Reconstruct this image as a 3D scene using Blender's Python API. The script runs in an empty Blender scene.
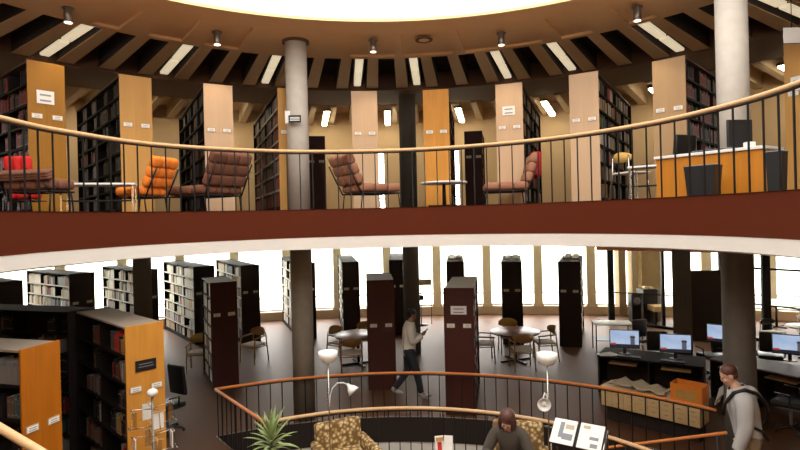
import bpy, bmesh, math, random
from mathutils import Vector, Matrix
from mathutils.geometry import tessellate_polygon
random.seed(7)
PI = math.pi
C = bpy.context.scene.collection
R = math.radians
# ------------------------------------------------------------------ camera
EYE = 3.6; F = 540.0; S = 0.0248; HOR = 217.4
def at(px, py, z=None, k=None):
    "world point seen at photo pixel (px,py): at height z, or at k pixels per metre"
    du, dv = px - 400.0, py - HOR
    A = du - S * dv; B = S * du + dv
    if k is None: k = B / (EYE - z)
    return Vector((A / k, F / k, EYE - B / k))
cam_d = bpy.data.cameras.new('camera'); cam = bpy.data.objects.new('camera', cam_d); C.objects.link(cam)
cam_d.sensor_width = 36; cam_d.lens = F / 800 * 36; cam_d.shift_y = -(225 - HOR) / 800; cam_d.clip_end = 300
cam.matrix_world = Matrix.Translation((0, 0, EYE)) @ Matrix.Rotation(R(90), 4, 'X') @ Matrix.Rotation(-math.atan(S), 4, 'Z')
bpy.context.scene.camera = cam

# ------------------------------------------------------------------ materials
def new_mat(name):
    m = bpy.data.materials.new(name); m.use_nodes = True
    nt = m.node_tree; return m, nt, nt.nodes['Principled BSDF']
def mat(name, col, rough=0.6, metal=0.0, noise=0.12, scale=30.0, spec=None, bump=0.0):
    m, nt, b = new_mat(name)
    b.inputs['Roughness'].default_value = rough; b.inputs['Metallic'].default_value = metal
    if spec is not None: b.inputs['Specular IOR Level'].default_value = spec
    tc = nt.nodes.new('ShaderNodeTexCoord'); n = nt.nodes.new('ShaderNodeTexNoise'); n.inputs['Scale'].default_value = scale
    n.inputs['Detail'].default_value = 4
    nt.links.new(tc.outputs['Object'], n.inputs['Vector'])
    r = nt.nodes.new('ShaderNodeMix'); r.data_type = 'RGBA'
    lo = [max(0, c * (1 - noise)) for c in col]; hi = [min(1, c * (1 + noise)) for c in col]
    r.inputs[6].default_value = (*lo, 1); r.inputs[7].default_value = (*hi, 1)
    nt.links.new(n.outputs['Fac'], r.inputs[0]); nt.links.new(r.outputs[2], b.inputs['Base Color'])
    if bump:
        bp = nt.nodes.new('ShaderNodeBump'); bp.inputs['Strength'].default_value = bump
        nt.links.new(n.outputs['Fac'], bp.inputs['Height']); nt.links.new(bp.outputs['Normal'], b.inputs['Normal'])
    return m
def wood(name, col, dark=0.78, rough=0.45, vert=True, scale=1.0, spec=0.18):
    m, nt, b = new_mat(name); b.inputs['Roughness'].default_value = rough; b.inputs['Specular IOR Level'].default_value = spec
    tc = nt.nodes.new('ShaderNodeTexCoord'); mp = nt.nodes.new('ShaderNodeMapping')
    mp.inputs['Scale'].default_value = (14 * scale, 14 * scale, 0.9 * scale) if vert else (1 * scale, 14 * scale, 14 * scale)
    nt.links.new(tc.outputs['Object'], mp.inputs['Vector'])
    n = nt.nodes.new('ShaderNodeTexNoise'); n.inputs['Scale'].default_value = 2.2; n.inputs['Detail'].default_value = 6; n.inputs['Distortion'].default_value = 0.6
    nt.links.new(mp.outputs['Vector'], n.inputs['Vector'])
    cr = nt.nodes.new('ShaderNodeValToRGB'); cr.color_ramp.elements[0].position = 0.3; cr.color_ramp.elements[1].position = 0.7
    cr.color_ramp.elements[0].color = (*[c * dark for c in col], 1); cr.color_ramp.elements[1].color = (*col, 1)
    nt.links.new(n.outputs['Fac'], cr.inputs['Fac']); nt.links.new(cr.outputs['Color'], b.inputs['Base Color'])
    return m
def emit(name, col, s):
    m, nt, b = new_mat(name); b.inputs['Base Color'].default_value = (*col, 1)
    b.inputs['Emission Color'].default_value = (*col, 1); b.inputs['Emission Strength'].default_value = s
    b.inputs['Roughness'].default_value = 0.5
    return m
def glass(name, tint=(0.97, 0.98, 0.97), gl=0.06):
    m = bpy.data.materials.new(name); m.use_nodes = True; nt = m.node_tree; nt.nodes.clear()
    o = nt.nodes.new('ShaderNodeOutputMaterial'); t = nt.nodes.new('ShaderNodeBsdfTransparent'); g = nt.nodes.new('ShaderNodeBsdfGlossy')
    t.inputs['Color'].default_value = (*tint, 1); g.inputs['Roughness'].default_value = 0.03
    mx = nt.nodes.new('ShaderNodeMixShader'); mx.inputs[0].default_value = gl
    nt.links.new(t.outputs[0], mx.inputs[1]); nt.links.new(g.outputs[0], mx.inputs[2]); nt.links.new(mx.outputs[0], o.inputs['Surface'])
    return m
M = {}
M['ceil'] = mat('ceiling_plaster', (0.86, 0.57, 0.30), 0.8, noise=0.05, scale=3)
M['slot'] = mat('slot_shade', (0.055, 0.04, 0.032), 0.9)  # shade inside the ceiling slots, put into the colour
M['ring'] = mat('ring_beam_shade', (0.16, 0.085, 0.05), 0.8)  # beam's unlit look put into the brown
M['outer_ceil'] = mat('outer_ceiling', (0.55, 0.42, 0.27), 0.8)
M['fascia'] = mat('fascia_red_brown', (0.100, 0.019, 0.006), 0.65, noise=0.04, scale=2, spec=0.12)
M['cove'] = mat('cove_white', (0.90, 0.865, 0.80), 0.7, noise=0.02, scale=4)
M['carpet'] = mat('carpet_brown', (0.105, 0.045, 0.022), 0.55, noise=0.25, scale=140, spec=0.36)
_b = M['carpet'].node_tree.nodes['Principled BSDF']; _b.inputs['Specular Tint'].default_value = (1, .68, .46, 1); _b.inputs['Sheen Weight'].default_value = .0; _b.inputs['Sheen Roughness'].default_value = .45; _b.inputs['Sheen Tint'].default_value = (.9, .72, .6, 1)
M['carpet2'] = mat('carpet_dark', (0.07, 0.04, 0.03), 0.9, noise=0.25, scale=140)
M['cream'] = mat('cream_wall', (0.72, 0.54, 0.33), 0.75, noise=0.05, scale=4)
M['beige'] = mat('beige_pillar', (0.76, 0.66, 0.47), 0.7, noise=0.06, scale=6)
M['tanwall'] = mat('tan_wall', (0.36, 0.26, 0.13), 0.75, noise=0.05, scale=4)
M['stone_sill'] = mat('sill', (0.62, 0.48, 0.34), 0.7)
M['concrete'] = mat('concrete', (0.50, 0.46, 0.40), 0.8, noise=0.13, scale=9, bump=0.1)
M['brconcrete'] = mat('shaded_brown_concrete', (0.21, 0.175, 0.13), 0.8, noise=0.15, scale=9)  # darker copy of the column concrete, lower-floor shade put into the colour
M['dkconcrete'] = mat('shaded_concrete', (0.14, 0.125, 0.105), 0.8, noise=0.15, scale=9)  # backlit look of the columns put into the concrete colour
M['white'] = mat('white_paint', (0.80, 0.79, 0.76), 0.5, noise=0.03)
M['paper'] = mat('paper', (0.82, 0.80, 0.75), 0.7, noise=0.04)
M['ink'] = mat('ink_grey', (0.28, 0.27, 0.26), 0.7)
M['black'] = mat('black_metal', (0.014, 0.012, 0.011), 0.45, spec=0.3)
M['dark'] = mat('dark_brown_laminate', (0.030, 0.021, 0.017), 0.6, spec=0.25)
M['maroon'] = mat('maroon_laminate', (0.060, 0.015, 0.010), 0.55, spec=0.3)
M['case_metal'] = mat('dark_shelf_metal', (0.014, 0.010, 0.008), 0.7, spec=.15)
M['case_brown'] = mat('brown_shelf_metal', (0.12, 0.07, 0.055), 0.55)
M['case_pale'] = mat('pale_shelf_metal', (0.50, 0.46, 0.40), 0.5)
M['greytop'] = mat('grey_case_top', (0.36, 0.30, 0.23), 0.6)
M['creamtop'] = mat('cream_case_top', (0.55, 0.50, 0.40), 0.6)
M['rail'] = wood('rail_oak', (0.66, 0.42, 0.21), 0.85, 0.3, vert=False)
M['rail_red'] = wood('rail_red_oak', (0.72, 0.24, 0.06), 0.8, 0.35, vert=False)
M['pale_wood'] = wood('pale_birch', (0.62, 0.425, 0.265), 0.92, scale=0.5)
M['gold_wood'] = wood('golden_oak', (0.55, 0.30, 0.085), 0.88, scale=0.5)
M['orange_wood'] = wood('orange_oak', (0.66, 0.295, 0.05), 0.82, scale=0.6)
M['orange_wood2'] = wood('deep_orange_oak', (0.46, 0.14, 0.006), 0.82, scale=0.6)
M['deep_gold'] = wood('deep_golden_oak', (0.34, 0.155, 0.018), 0.88, scale=0.5)
M['tan_wood'] = wood('tan_birch', (0.45, 0.29, 0.15), 0.92, scale=0.5)
M['desk_wood'] = wood('desk_orange_oak', (0.55, 0.21, 0.022), 0.85, scale=0.5)
M['chair_wood'] = wood('chair_beech', (0.42, 0.22, 0.08), 0.8)
M['chair_back'] = wood('chair_ply', (0.58, 0.36, 0.10), 0.85)
M['table_red'] = wood('table_mahogany', (0.20, 0.055, 0.035), 0.8, 0.38, vert=False, spec=0.3)
M['tan_lam'] = wood('tan_laminate', (0.50, 0.33, 0.15), 0.9, vert=False)
M['cream_wood'] = wood('cream_plywood', (0.72, 0.52, 0.26), 0.9, vert=False)
M['brown_fab'] = mat('brown_upholstery', (0.18, 0.07, 0.038), 0.9, noise=0.2, scale=60, bump=0.2)
M['pink_fab'] = mat('dusty_brown_upholstery', (0.34, 0.15, 0.085), 0.9, noise=0.2, scale=60, bump=0.2)
M['orange_fab'] = mat('orange_upholstery', (0.85, 0.23, 0.02), 0.85, noise=0.1, scale=60)
M['red_fab'] = mat('red_upholstery', (0.60, 0.015, 0.012), 0.85, noise=0.1, scale=60)
M['cream_fab'] = mat('cream_seat_pad', (0.62, 0.55, 0.46), 0.85)
M['chrome'] = mat('brushed_chrome', (0.55, 0.53, 0.50), 0.25, 1.0, noise=0.03)
M['steel'] = mat('nickel_housing', (0.22, 0.19, 0.16), 0.35, 0.7)
M['plastic_black'] = mat('black_plastic', (0.015, 0.015, 0.016), 0.4)
M['grey'] = mat('grey_plastic', (0.20, 0.21, 0.23), 0.5)
M['lampwhite'] = mat('lamp_white_glass', (0.90, 0.88, 0.83), 0.35, noise=0.01)
M['lamp_on'] = emit('downlight_lens', (1.0, 0.82, 0.58), 3.2)
M['tube'] = emit('fluorescent_tube', (1.0, 0.83, 0.56), 0.62)
M['tube2'] = emit('fluorescent_strip', (1.0, 0.83, 0.55), 20.0)
M['sky_disc'] = emit('laylight_diffuser', (1.0, 0.965, 0.92), 3.4)
M['glass'] = glass('window_glass')
M['clear'] = glass('clear_acrylic', (0.9, 0.91, 0.9), 0.2)
M['lawn'] = mat('winter_lawn', (0.50, 0.52, 0.42), 0.9, noise=0.35, scale=0.25)
M['leaf'] = mat('leaf_green', (0.33, 0.42, 0.17), 0.45, noise=0.4, scale=14)
M['soil'] = mat('soil', (0.05, 0.03, 0.02), 0.9)
M['pot'] = mat('terracotta_dark', (0.12, 0.07, 0.05), 0.6)
M['skin'] = mat('skin', (0.62, 0.36, 0.25), 0.55, noise=0.05)
M['skin_dark'] = mat('skin_brown', (0.26, 0.13, 0.08), 0.55, noise=0.05)
M['hair_dark'] = mat('hair_dark_brown', (0.035, 0.018, 0.012), 0.5, noise=0.4, scale=90)
M['hair_black'] = mat('hair_black', (0.010, 0.008, 0.007), 0.5)
M['hair_auburn'] = mat('hair_auburn', (0.085, 0.030, 0.018), 0.5, noise=0.4, scale=90)
M['sweater_white'] = mat('off_white_knit', (0.66, 0.61, 0.52), 0.9, noise=0.1, scale=80)
M['navy'] = mat('dark_navy_trousers', (0.018, 0.020, 0.030), 0.85)
M['olive'] = mat('dark_olive_sweater', (0.075, 0.060, 0.045), 0.9, noise=0.2, scale=80)
M['hoodie'] = mat('heather_grey_fleece', (0.44, 0.43, 0.41), 0.95, noise=0.15, scale=90)
M['khaki'] = mat('khaki_trousers', (0.30, 0.22, 0.13), 0.9)
M['shoe'] = mat('shoe_grey', (0.40, 0.38, 0.36), 0.6)
M['eye'] = mat('eye', (0.03, 0.02, 0.02), 0.2)
M['lips'] = mat('lips', (0.45, 0.16, 0.13), 0.5)
M['orange_card'] = mat('orange_box_card', (0.80, 0.24, 0.02), 0.6)
def upholstery():
    m, nt, b = new_mat('gold_spotted_upholstery'); b.inputs['Roughness'].default_value = 0.9
    tc = nt.nodes.new('ShaderNodeTexCoord'); v = nt.nodes.new('ShaderNodeTexVoronoi'); v.inputs['Scale'].default_value = 19
    nt.links.new(tc.outputs['Object'], v.inputs['Vector'])
    cr = nt.nodes.new('ShaderNodeValToRGB'); e = cr.color_ramp.elements
    e[0].position = 0.28; e[0].color = (0.62, 0.50, 0.30, 1); e[1].position = 0.62; e[1].color = (0.17, 0.095, 0.03, 1)
    x = e.new(0.40); x.color = (0.42, 0.27, 0.09, 1)
    nt.links.new(v.outputs['Distance'], cr.inputs['Fac']); nt.links.new(cr.outputs['Color'], b.inputs['Base Color'])
    return m
M['spotted'] = upholstery()
def screen():
    "desktop picture: pale blue sky, a dark tower at the right, dark strip along the bottom"
    m, nt, b = new_mat('screen_picture'); b.inputs['Base Color'].default_value = (0.01, 0.01, 0.01, 1); b.inputs['Roughness'].default_value = 0.2
    tc = nt.nodes.new('ShaderNodeTexCoord'); sp = nt.nodes.new('ShaderNodeSeparateXYZ'); nt.links.new(tc.outputs['Object'], sp.inputs[0])
    def math_(op, a, v):
        n = nt.nodes.new('ShaderNodeMath'); n.operation = op
        nt.links.new(a, n.inputs[0])
        if hasattr(v, 'links'): nt.links.new(v, n.inputs[1])
        else: n.inputs[1].default_value = v
        return n.outputs[0]
    n = nt.nodes.new('ShaderNodeTexNoise'); n.inputs['Scale'].default_value = 4; nt.links.new(tc.outputs['Object'], n.inputs['Vector'])
    mx = nt.nodes.new('ShaderNodeMix'); mx.data_type = 'RGBA'; mx.inputs[6].default_value = (0.20, 0.33, 0.62, 1); mx.inputs[7].default_value = (0.62, 0.70, 0.80, 1)
    nt.links.new(n.outputs['Fac'], mx.inputs[0])
    cur = mx.outputs[2]
    def over(mask, col):
        nonlocal cur
        q = nt.nodes.new('ShaderNodeMix'); q.data_type = 'RGBA'; nt.links.new(mask, q.inputs[0]); nt.links.new(cur, q.inputs[6]); q.inputs[7].default_value = (*col, 1); cur = q.outputs[2]
    X, Z = sp.outputs['X'], sp.outputs['Z']
    def rect(x0, x1, z0, z1):
        a = math_('MULTIPLY', math_('GREATER_THAN', X, x0), math_('LESS_THAN', X, x1))
        c = math_('MULTIPLY', math_('GREATER_THAN', Z, z0), math_('LESS_THAN', Z, z1)); return math_('MULTIPLY', a, c)
    over(rect(-.3, .3, -.2, -.105), (0.02, 0.02, 0.03)); over(rect(-.26, -.16, -.12, -.085), (0.45, 0.05, 0.04))
    over(rect(.11, .19, -.11, .07), (0.10, 0.10, 0.12)); over(rect(.10, .20, .03, .05), (0.02, 0.02, 0.03))
    nt.links.new(cur, b.inputs['Emission Color']); b.inputs['Emission Strength'].default_value = 0.95
    return m
M['screen'] = screen()

# ------------------------------------------------------------------ mesh helpers
class MB:
    def __init__(s): s.v = []; s.f = []; s.sm = []; s.mi = []; s.cur = 0
    def add(s, vs, fs, smooth=False):
        b = len(s.v); s.v += [tuple(v) for v in vs]
        for f in fs: s.f.append(tuple(b + i for i in f)); s.sm.append(smooth); s.mi.append(s.cur)
        return s
    def box(s, c, d, rz=0.0, rx=0.0, ry=0.0):
        m = Matrix.Translation(c) @ Matrix.Rotation(rz, 4, 'Z') @ Matrix.Rotation(ry, 4, 'Y') @ Matrix.Rotation(rx, 4, 'X')
        x, y, z = d[0] / 2, d[1] / 2, d[2] / 2
        vs = [m @ Vector(p) for p in ((-x,-y,-z),(x,-y,-z),(x,y,-z),(-x,y,-z),(-x,-y,z),(x,-y,z),(x,y,z),(-x,y,z))]
        return s.add(vs, [(0,3,2,1),(4,5,6,7),(0,1,5,4),(1,2,6,5),(2,3,7,6),(3,0,4,7)])
    def cushion(s, c, d, r=0.03, rz=0.0, rx=0.0, ry=0.0):
        "box with rounded edges"
        bm = bmesh.new(); bmesh.ops.create_cube(bm, size=1)
        for v in bm.verts: v.co = Vector((v.co.x * d[0], v.co.y * d[1], v.co.z * d[2]))
        bmesh.ops.bevel(bm, geom=list(bm.edges), offset=min(r, min(d) * .48), segments=3, profile=0.5, affect='EDGES')
        m = Matrix.Translation(c) @ Matrix.Rotation(rz, 4, 'Z') @ Matrix.Rotation(ry, 4, 'Y') @ Matrix.Rotation(rx, 4, 'X')
        bm.verts.index_update()
        s.add([m @ v.co for v in bm.verts], [[v.index for v in f.verts] for f in bm.faces], True); bm.free(); return s
    def tube(s, pts, r, n=8, closed=False):
        pts = [Vector(p) for p in pts]; rs = r if isinstance(r, (list, tuple)) else [r] * len(pts)
        vs = []; N = len(pts); up0 = None
        for i, p in enumerate(pts):
            a = pts[(i - 1) % N] if (closed or i > 0) else p; b = pts[(i + 1) % N] if (closed or i < N - 1) else p
            t = (b - a).normalized()
            u = Vector((0, 0, 1)) if abs(t.z) < 0.93 else (up0 or Vector((1, 0, 0)))
            x = t.cross(u).normalized(); y = x.cross(t); 
            if abs(t.z) < .93: up0 = up0
            for j in range(n):
                a_ = 2 * PI * j / n; vs.append(p + rs[i] * (math.cos(a_) * x + math.sin(a_) * y))
        fs = []
        for i in range(N if closed else N - 1):
            i2 = (i + 1) % N
            for j in range(n): fs.append((i * n + j, i * n + (j + 1) % n, i2 * n + (j + 1) % n, i2 * n + j))
        s.add(vs, fs, True)
        if not closed:
            b = len(s.v) - len(vs); s.f += [tuple(b + j for j in reversed(range(n))), tuple(b + (N - 1) * n + j for j in range(n))]
            s.sm += [False, False]; s.mi += [s.cur, s.cur]
        return s
    def lathe(s, prof, n=24, c=(0, 0, 0), m=None):
        vs = []; m = m or Matrix.Identity(4)
        for (r, z) in prof:
            for j in range(n):
                a = 2 * PI * j / n; vs.append(Vector(c) + (m @ Vector((r * math.cos(a), r * math.sin(a), z))))
        fs = [(i * n + j, i * n + (j + 1) % n, (i + 1) * n + (j + 1) % n, (i + 1) * n + j) for i in range(len(prof) - 1) for j in range(n)]
        s.add(vs, fs, True)
        b = len(s.v) - len(vs); e = (len(prof) - 1) * n
        s.f += [tuple(b + j for j in reversed(range(n))), tuple(b + e + j for j in range(n))]; s.sm += [False, False]; s.mi += [s.cur, s.cur]
        return s
    def prism(s, poly, z0, z1):
        n = len(poly); vs = [(p[0], p[1], z0) for p in poly] + [(p[0], p[1], z1) for p in poly]
        fs = [tuple(reversed(range(n))), tuple(range(n, 2 * n))] + [(i, (i + 1) % n, n + (i + 1) % n, n + i) for i in range(n)]
        return s.add(vs, fs)
    def ellip(s, c, r, n=16, m=None):
        prof = []; k = n // 2
        vs = []; mm = m or Matrix.Identity(4)
        for i in range(k + 1):
            th = PI * i / k
            for j in range(n):
                a = 2 * PI * j / n
                vs.append(Vector(c) + mm @ Vector((r[0] * math.sin(th) * math.cos(a), r[1] * math.sin(th) * math.sin(a), -r[2] * math.cos(th))))
        fs = [(i * n + j, i * n + (j + 1) % n, (i + 1) * n + (j + 1) % n, (i + 1) * n + j) for i in range(k) for j in range(n)]
        return s.add(vs, fs, True)
    def build(s, name, m, parent=None, bevel=0.0):
        me = bpy.data.meshes.new(name); me.from_pydata(s.v, [], s.f)
        me.polygons.foreach_set('use_smooth', s.sm)
        for x in (m if isinstance(m, (list, tuple)) else [m]): me.materials.append(x)
        me.polygons.foreach_set('material_index', s.mi)
        me.validate(); me.update()
        o = bpy.data.objects.new(name, me); C.objects.link(o)
        if parent is not None: o.parent = parent
        if bevel:
            b = o.modifiers.new('bevel', 'BEVEL'); b.width = bevel; b.segments = 2; b.limit_method = 'ANGLE'
        return o
def tag(o, label=None, cat=None, group=None, kind=None):
    if label: o['label'] = label
    if cat: o['category'] = cat
    if group: o['group'] = group
    if kind: o['kind'] = kind
    return o
def empty(name, loc, rz=0.0, label=None, cat=None, group=None):
    o = bpy.data.objects.new(name, None); C.objects.link(o); o.location = loc; o.rotation_euler = (0, 0, rz); o.empty_display_size = .1
    return tag(o, label, cat, group)
def struct(o): return tag(o, kind='structure')
def kids(o): return [c for c in list(C.objects) if c.parent == o]
def dup(root, loc, rz, label, group=None):
    r = root.copy(); C.objects.link(r); r.location = loc; r.rotation_euler = (0, 0, rz); r['label'] = label
    if group: r['group'] = group
    for ch in kids(root):
        c = ch.copy(); C.objects.link(c); c.parent = r
        for g in kids(ch):
            d = g.copy(); C.objects.link(d); d.parent = c
    return r
# ------------------------------------------------------------------ the setting
ZU = 3.76                                   # upper floor
UC, UR = Vector((-0.28, 4.86)), 3.68        # balcony ring
CC = Vector((-0.10, 4.60)); ZC = 6.85       # centre of the ribbed ceiling
OC, OR_ = Vector((-0.016, 3.38)), 5.57      # skylight opening
FC, FR = Vector((-0.344, 3.631)), 6.10      # far rail of the stair void
NC, NR = Vector((-0.178, 4.303)), 3.63      # near rail of the stair void
def pol(c, r, a): return Vector((c[0] + r * math.sin(a), c[1] + r * math.cos(a)))   # a from +Y, clockwise
def ray_circle(o, a, c, r):
    d = Vector((math.sin(a), math.cos(a))); oc = Vector(o) - Vector(c); b = oc.dot(d); q = oc.dot(oc) - r * r
    return -b + math.sqrt(max(b * b - q, 0))
def outline_dist(o, a):
    d = Vector((math.sin(a), math.cos(a))); best = ray_circle(o, a, (0, -10), 30.25)
    for (n, lim) in (((1, 0), 17.2), ((-1, 0), 17.2), ((0, -1), 6.2)):
        dn = d[0] * n[0] + d[1] * n[1]
        if dn > 1e-6: best = min(best, (lim - (o[0] * n[0] + o[1] * n[1])) / dn)
    return best
# radius of the balcony edge: measured, slightly out of round
def ur(a):
    d = math.degrees(a)
    pts = [(-100, 0.02), (-85, -.10), (-72, -.02), (-52, .11), (-25, .05), (-5, -.03), (25, -.06), (45, -.02), (70, .02), (100, .03)]
    if d <= pts[0][0] or d >= pts[-1][0]: return UR
    for (d0, v0), (d1, v1) in zip(pts, pts[1:]):
        if d0 <= d <= d1:
            t = (d - d0) / (d1 - d0); t = t * t * (3 - 2 * t); return UR + v0 + (v1 - v0) * t
AO = R(112)                                 # the balcony is open towards the stair landing beyond this angle
def u_in(a, extra=0.0):
    return (ur(a) + extra) if abs(a) <= AO else 9.0 + extra * 0
angs = []
n = 240
for i in range(n + 1):
    a = -PI + 2 * PI * i / n
    angs.append(a)
angs = sorted(set(angs + [-AO, AO, -AO - 1e-3, AO + 1e-3]))
def ring_strip(c, rfun0, z0, rfun1, z1, A=angs, mb=None, flip=False):
    mb = mb or MB(); vs = []
    for a in A:
        p = pol(c, rfun0(a), a); q = pol(c, rfun1(a), a); vs += [(p.x, p.y, z0), (q.x, q.y, z1)]
    fs = [(2 * i, 2 * i + 1, 2 * i + 3, 2 * i + 2) for i in range(len(A) - 1)]
    if flip: fs = [tuple(reversed(f)) for f in fs]
    return mb.add(vs, fs, True)
uo = lambda a: outline_dist(UC, a)
fl = ring_strip(UC, lambda a: u_in(a, .02), ZU, uo, ZU)
struct(fl.build('floor_upper', M['carpet2']))
fa = ring_strip(UC, lambda a: u_in(a, .03), ZU + .0, lambda a: u_in(a, .03), ZU - .44)
ring_strip(UC, lambda a: u_in(a, .03), ZU, lambda a: u_in(a, .09), ZU, mb=fa)
ring_strip(UC, lambda a: u_in(a, .03), ZU - .44, lambda a: u_in(a, .07), ZU - .44, mb=fa)
struct(fa.build('trim_balcony_fascia', M['fascia']))
zb_ = lambda a: 3.124 + .04 * min(1, abs(a) / R(80))
cv = MB(); vs = []
for a in angs:
    for r_, z_ in ((.035, ZU - .44), (.055, zb_(a))):
        p_ = pol(UC, u_in(a, r_), a); vs.append((p_.x, p_.y, z_))
cv.add(vs, [(2*i, 2*i+1, 2*i+3, 2*i+2) for i in range(len(angs)-1)], True)
ring_strip(UC, lambda a: u_in(a, .055), 3.125, lambda a: u_in(a, .30), 3.125, mb=cv)
for i_, v_ in enumerate(cv.v[len(vs):]):
    cv.v[len(vs) + i_] = (v_[0], v_[1], zb_(angs[i_ // 2]) if i_ % 2 == 0 else v_[2])
struct(cv.build('trim_balcony_cove', M['cove']))
cl = ring_strip(UC, lambda a: u_in(a, .30), 3.125, uo, 3.125)
struct(cl.build('ceiling_lower', M['cove']))

# upper ceiling -------------------------------------------------------------
def o_in(a): return ray_circle(CC, a, OC, OR_)
CA = [-PI + 2 * PI * i / 300 for i in range(301)]          # 1.2 degree steps
OFF = -5.7; PITCH = 4.8
def slot_r0(a): return max(6.45, o_in(a) + .55)
cm = MB()
COF = []
for q0, q1 in ((60, 100), (138, 180), (204, 243), (352, 394), (402, 450), (462, 545), (566, 606), (655, 700)):
    u0, u1 = at(q0, 44, z=ZC), at(q1, 44, z=ZC); COF.append((math.atan2(u0.x - CC.x, u0.y - CC.y), math.atan2(u1.x - CC.x, u1.y - CC.y)))
CA = sorted(CA + [x for c in COF for x in c])
def seg(a0, a1):
    mid = (a0 + a1) / 2; A = [a0, a1]; f0, f1 = (lambda a: o_in(a) + .62), (lambda a: 6.32)
    if any(c0 < mid < c1 for c0, c1 in COF):
        ring_strip(CC, o_in, ZC, f0, ZC, A=A, mb=cm); ring_strip(CC, f0, ZC, f0, ZC + .05, A=A, mb=cm); ring_strip(CC, f0, ZC + .05, f1, ZC + .05, A=A, mb=cm)
        ring_strip(CC, f1, ZC + .05, f1, ZC, A=A, mb=cm); ring_strip(CC, f1, ZC, slot_r0, ZC, A=A, mb=cm)
    else: ring_strip(CC, o_in, ZC, slot_r0, ZC, A=A, mb=cm)
for a0, a1 in zip(CA, CA[1:]): seg(a0, a1)
for c in COF:
    for a in c:
        p, q = pol(CC, o_in(a) + .62, a), pol(CC, 6.32, a); cm.add([(p.x, p.y, ZC), (q.x, q.y, ZC), (q.x, q.y, ZC + .05), (p.x, p.y, ZC + .05)], [(0, 1, 2, 3)])
ring_strip(CC, o_in, ZC, o_in, ZC + .06, A=CA, mb=cm)
nslot = int(360 / PITCH)
def sector(mb, r0, r1, a0, a1, z0, z1, st=2):
    "solid wedge between two radii"
    A = [a0 + (a1 - a0) * i / st for i in range(st + 1)]
    poly = [pol(CC, r0(a) if callable(r0) else r0, a) for a in A] + [pol(CC, r1, a) for a in reversed(A)]
    mb.prism([(p.x, p.y) for p in poly], z0, z1)
for i in range(nslot):
    a = R(OFF + PITCH * (i + .5)); 
    if a > PI: a -= 2 * PI
    w = R(.95)
    cm.cur = 1; sector(cm, slot_r0, 8.96, a - w, a + w, ZC + .012, ZC + .36); cm.cur = 0; sector(cm, slot_r0, 8.96, a - w, a + w, ZC, ZC + .012)  # rib sides coloured dark as if shaded, undersides plaster
cm.cur = 1; ring_strip(CC, slot_r0, ZC, slot_r0, ZC + .36, A=CA, mb=cm)
struct(cm.build('ceiling_ribbed', [M['ceil'], M['slot']]))
sm_ = MB(); ring_strip(CC, lambda a: slot_r0(a) - .02, ZC + .36, lambda a: 9.0, ZC + .36, A=CA, mb=sm_)
struct(sm_.build('ceiling_slot_backing', M['slot']))
rm = MB(); ring_strip(CC, lambda a: 8.95, ZC - .06, lambda a: 10.7, ZC - .06, A=CA, mb=rm)
ring_strip(CC, lambda a: 8.95, ZC - .06, lambda a: 8.95, ZC + .4, A=CA, mb=rm)
ring_strip(CC, lambda a: 10.7, ZC - .06, lambda a: 10.7, ZC + .4, A=CA, mb=rm)
struct(rm.build('ceiling_ring_beam', M['ring']))
om = MB(); ring_strip(CC, lambda a: 10.7, ZC + .3, lambda a: 13.7, ZC + .3, A=CA, mb=om)
for i in range(60):
    a = R(-57 + 6 * i * .5) if i < 40 else None
    if a is None: continue
    sector(om, 10.7, 13.6, a - R(.42), a + R(.42), ZC - .1, ZC + .3)
struct(om.build('ceiling_outer', M['outer_ceil']))
rf = MB(); ring_strip(CC, lambda a: o_in(a) - .02, ZC + .62, lambda a: 14.0, ZC + .62, A=CA, mb=rf)  # unseen cover added above the ceiling to block light
struct(rf.build('ceiling_light_block', M['slot']))
dr = MB(); ring_strip(CC, lambda a: o_in(a) + .02, ZC + .05, lambda a: o_in(a) + .02, ZC + .62, A=CA, mb=dr)
struct(dr.build('trim_skylight_drum', M['cove']))
# luminous skylight
sk = MB(); pts = [pol(OC, OR_ + .1, 2 * PI * i / 96) for i in range(96)]
sk.add([(p.x, p.y, ZC + .05) for p in pts], [tuple(range(96))])
struct(sk.build('window_skylight', M['sky_disc']))

# upper outer wall with its two tall windows --------------------------------
WR = 13.6
def ang_of(px, py, d):
    p = at(px, py, k=F / d); return math.atan2(p.x - CC.x, p.y - CC.y)
wins = [(ang_of(362, 180, 18.1), ang_of(385, 180, 18.1)), (ang_of(438, 180, 18.1), ang_of(460, 180, 18.1)),
        (R(-62), R(-59)), (R(58), R(61))]
wins.sort()
wm = MB(); edges = [-PI] + [x for w in wins for x in w] + [PI]
def wallseg(mb, a0, a1, z0, z1, r=WR, t=.2):
    st = max(1, int(abs(a1 - a0) / R(3))); A = [a0 + (a1 - a0) * i / st for i in range(st + 1)]
    poly = [pol(CC, r, a) for a in A] + [pol(CC, r + t, a) for a in reversed(A)]
    for i in range(st):
        q = [pol(CC, r, A[i]), pol(CC, r, A[i + 1]), pol(CC, r + t, A[i + 1]), pol(CC, r + t, A[i])]
        mb.prism([(p.x, p.y) for p in q], z0, z1)
for i in range(0, len(edges), 2): wallseg(wm, edges[i], edges[i + 1], ZU, ZC + .62)
for w in wins: wallseg(wm, w[0], w[1], 5.85, ZC + .62)
struct(wm.build('wall_upper', M['cream']))
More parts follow.
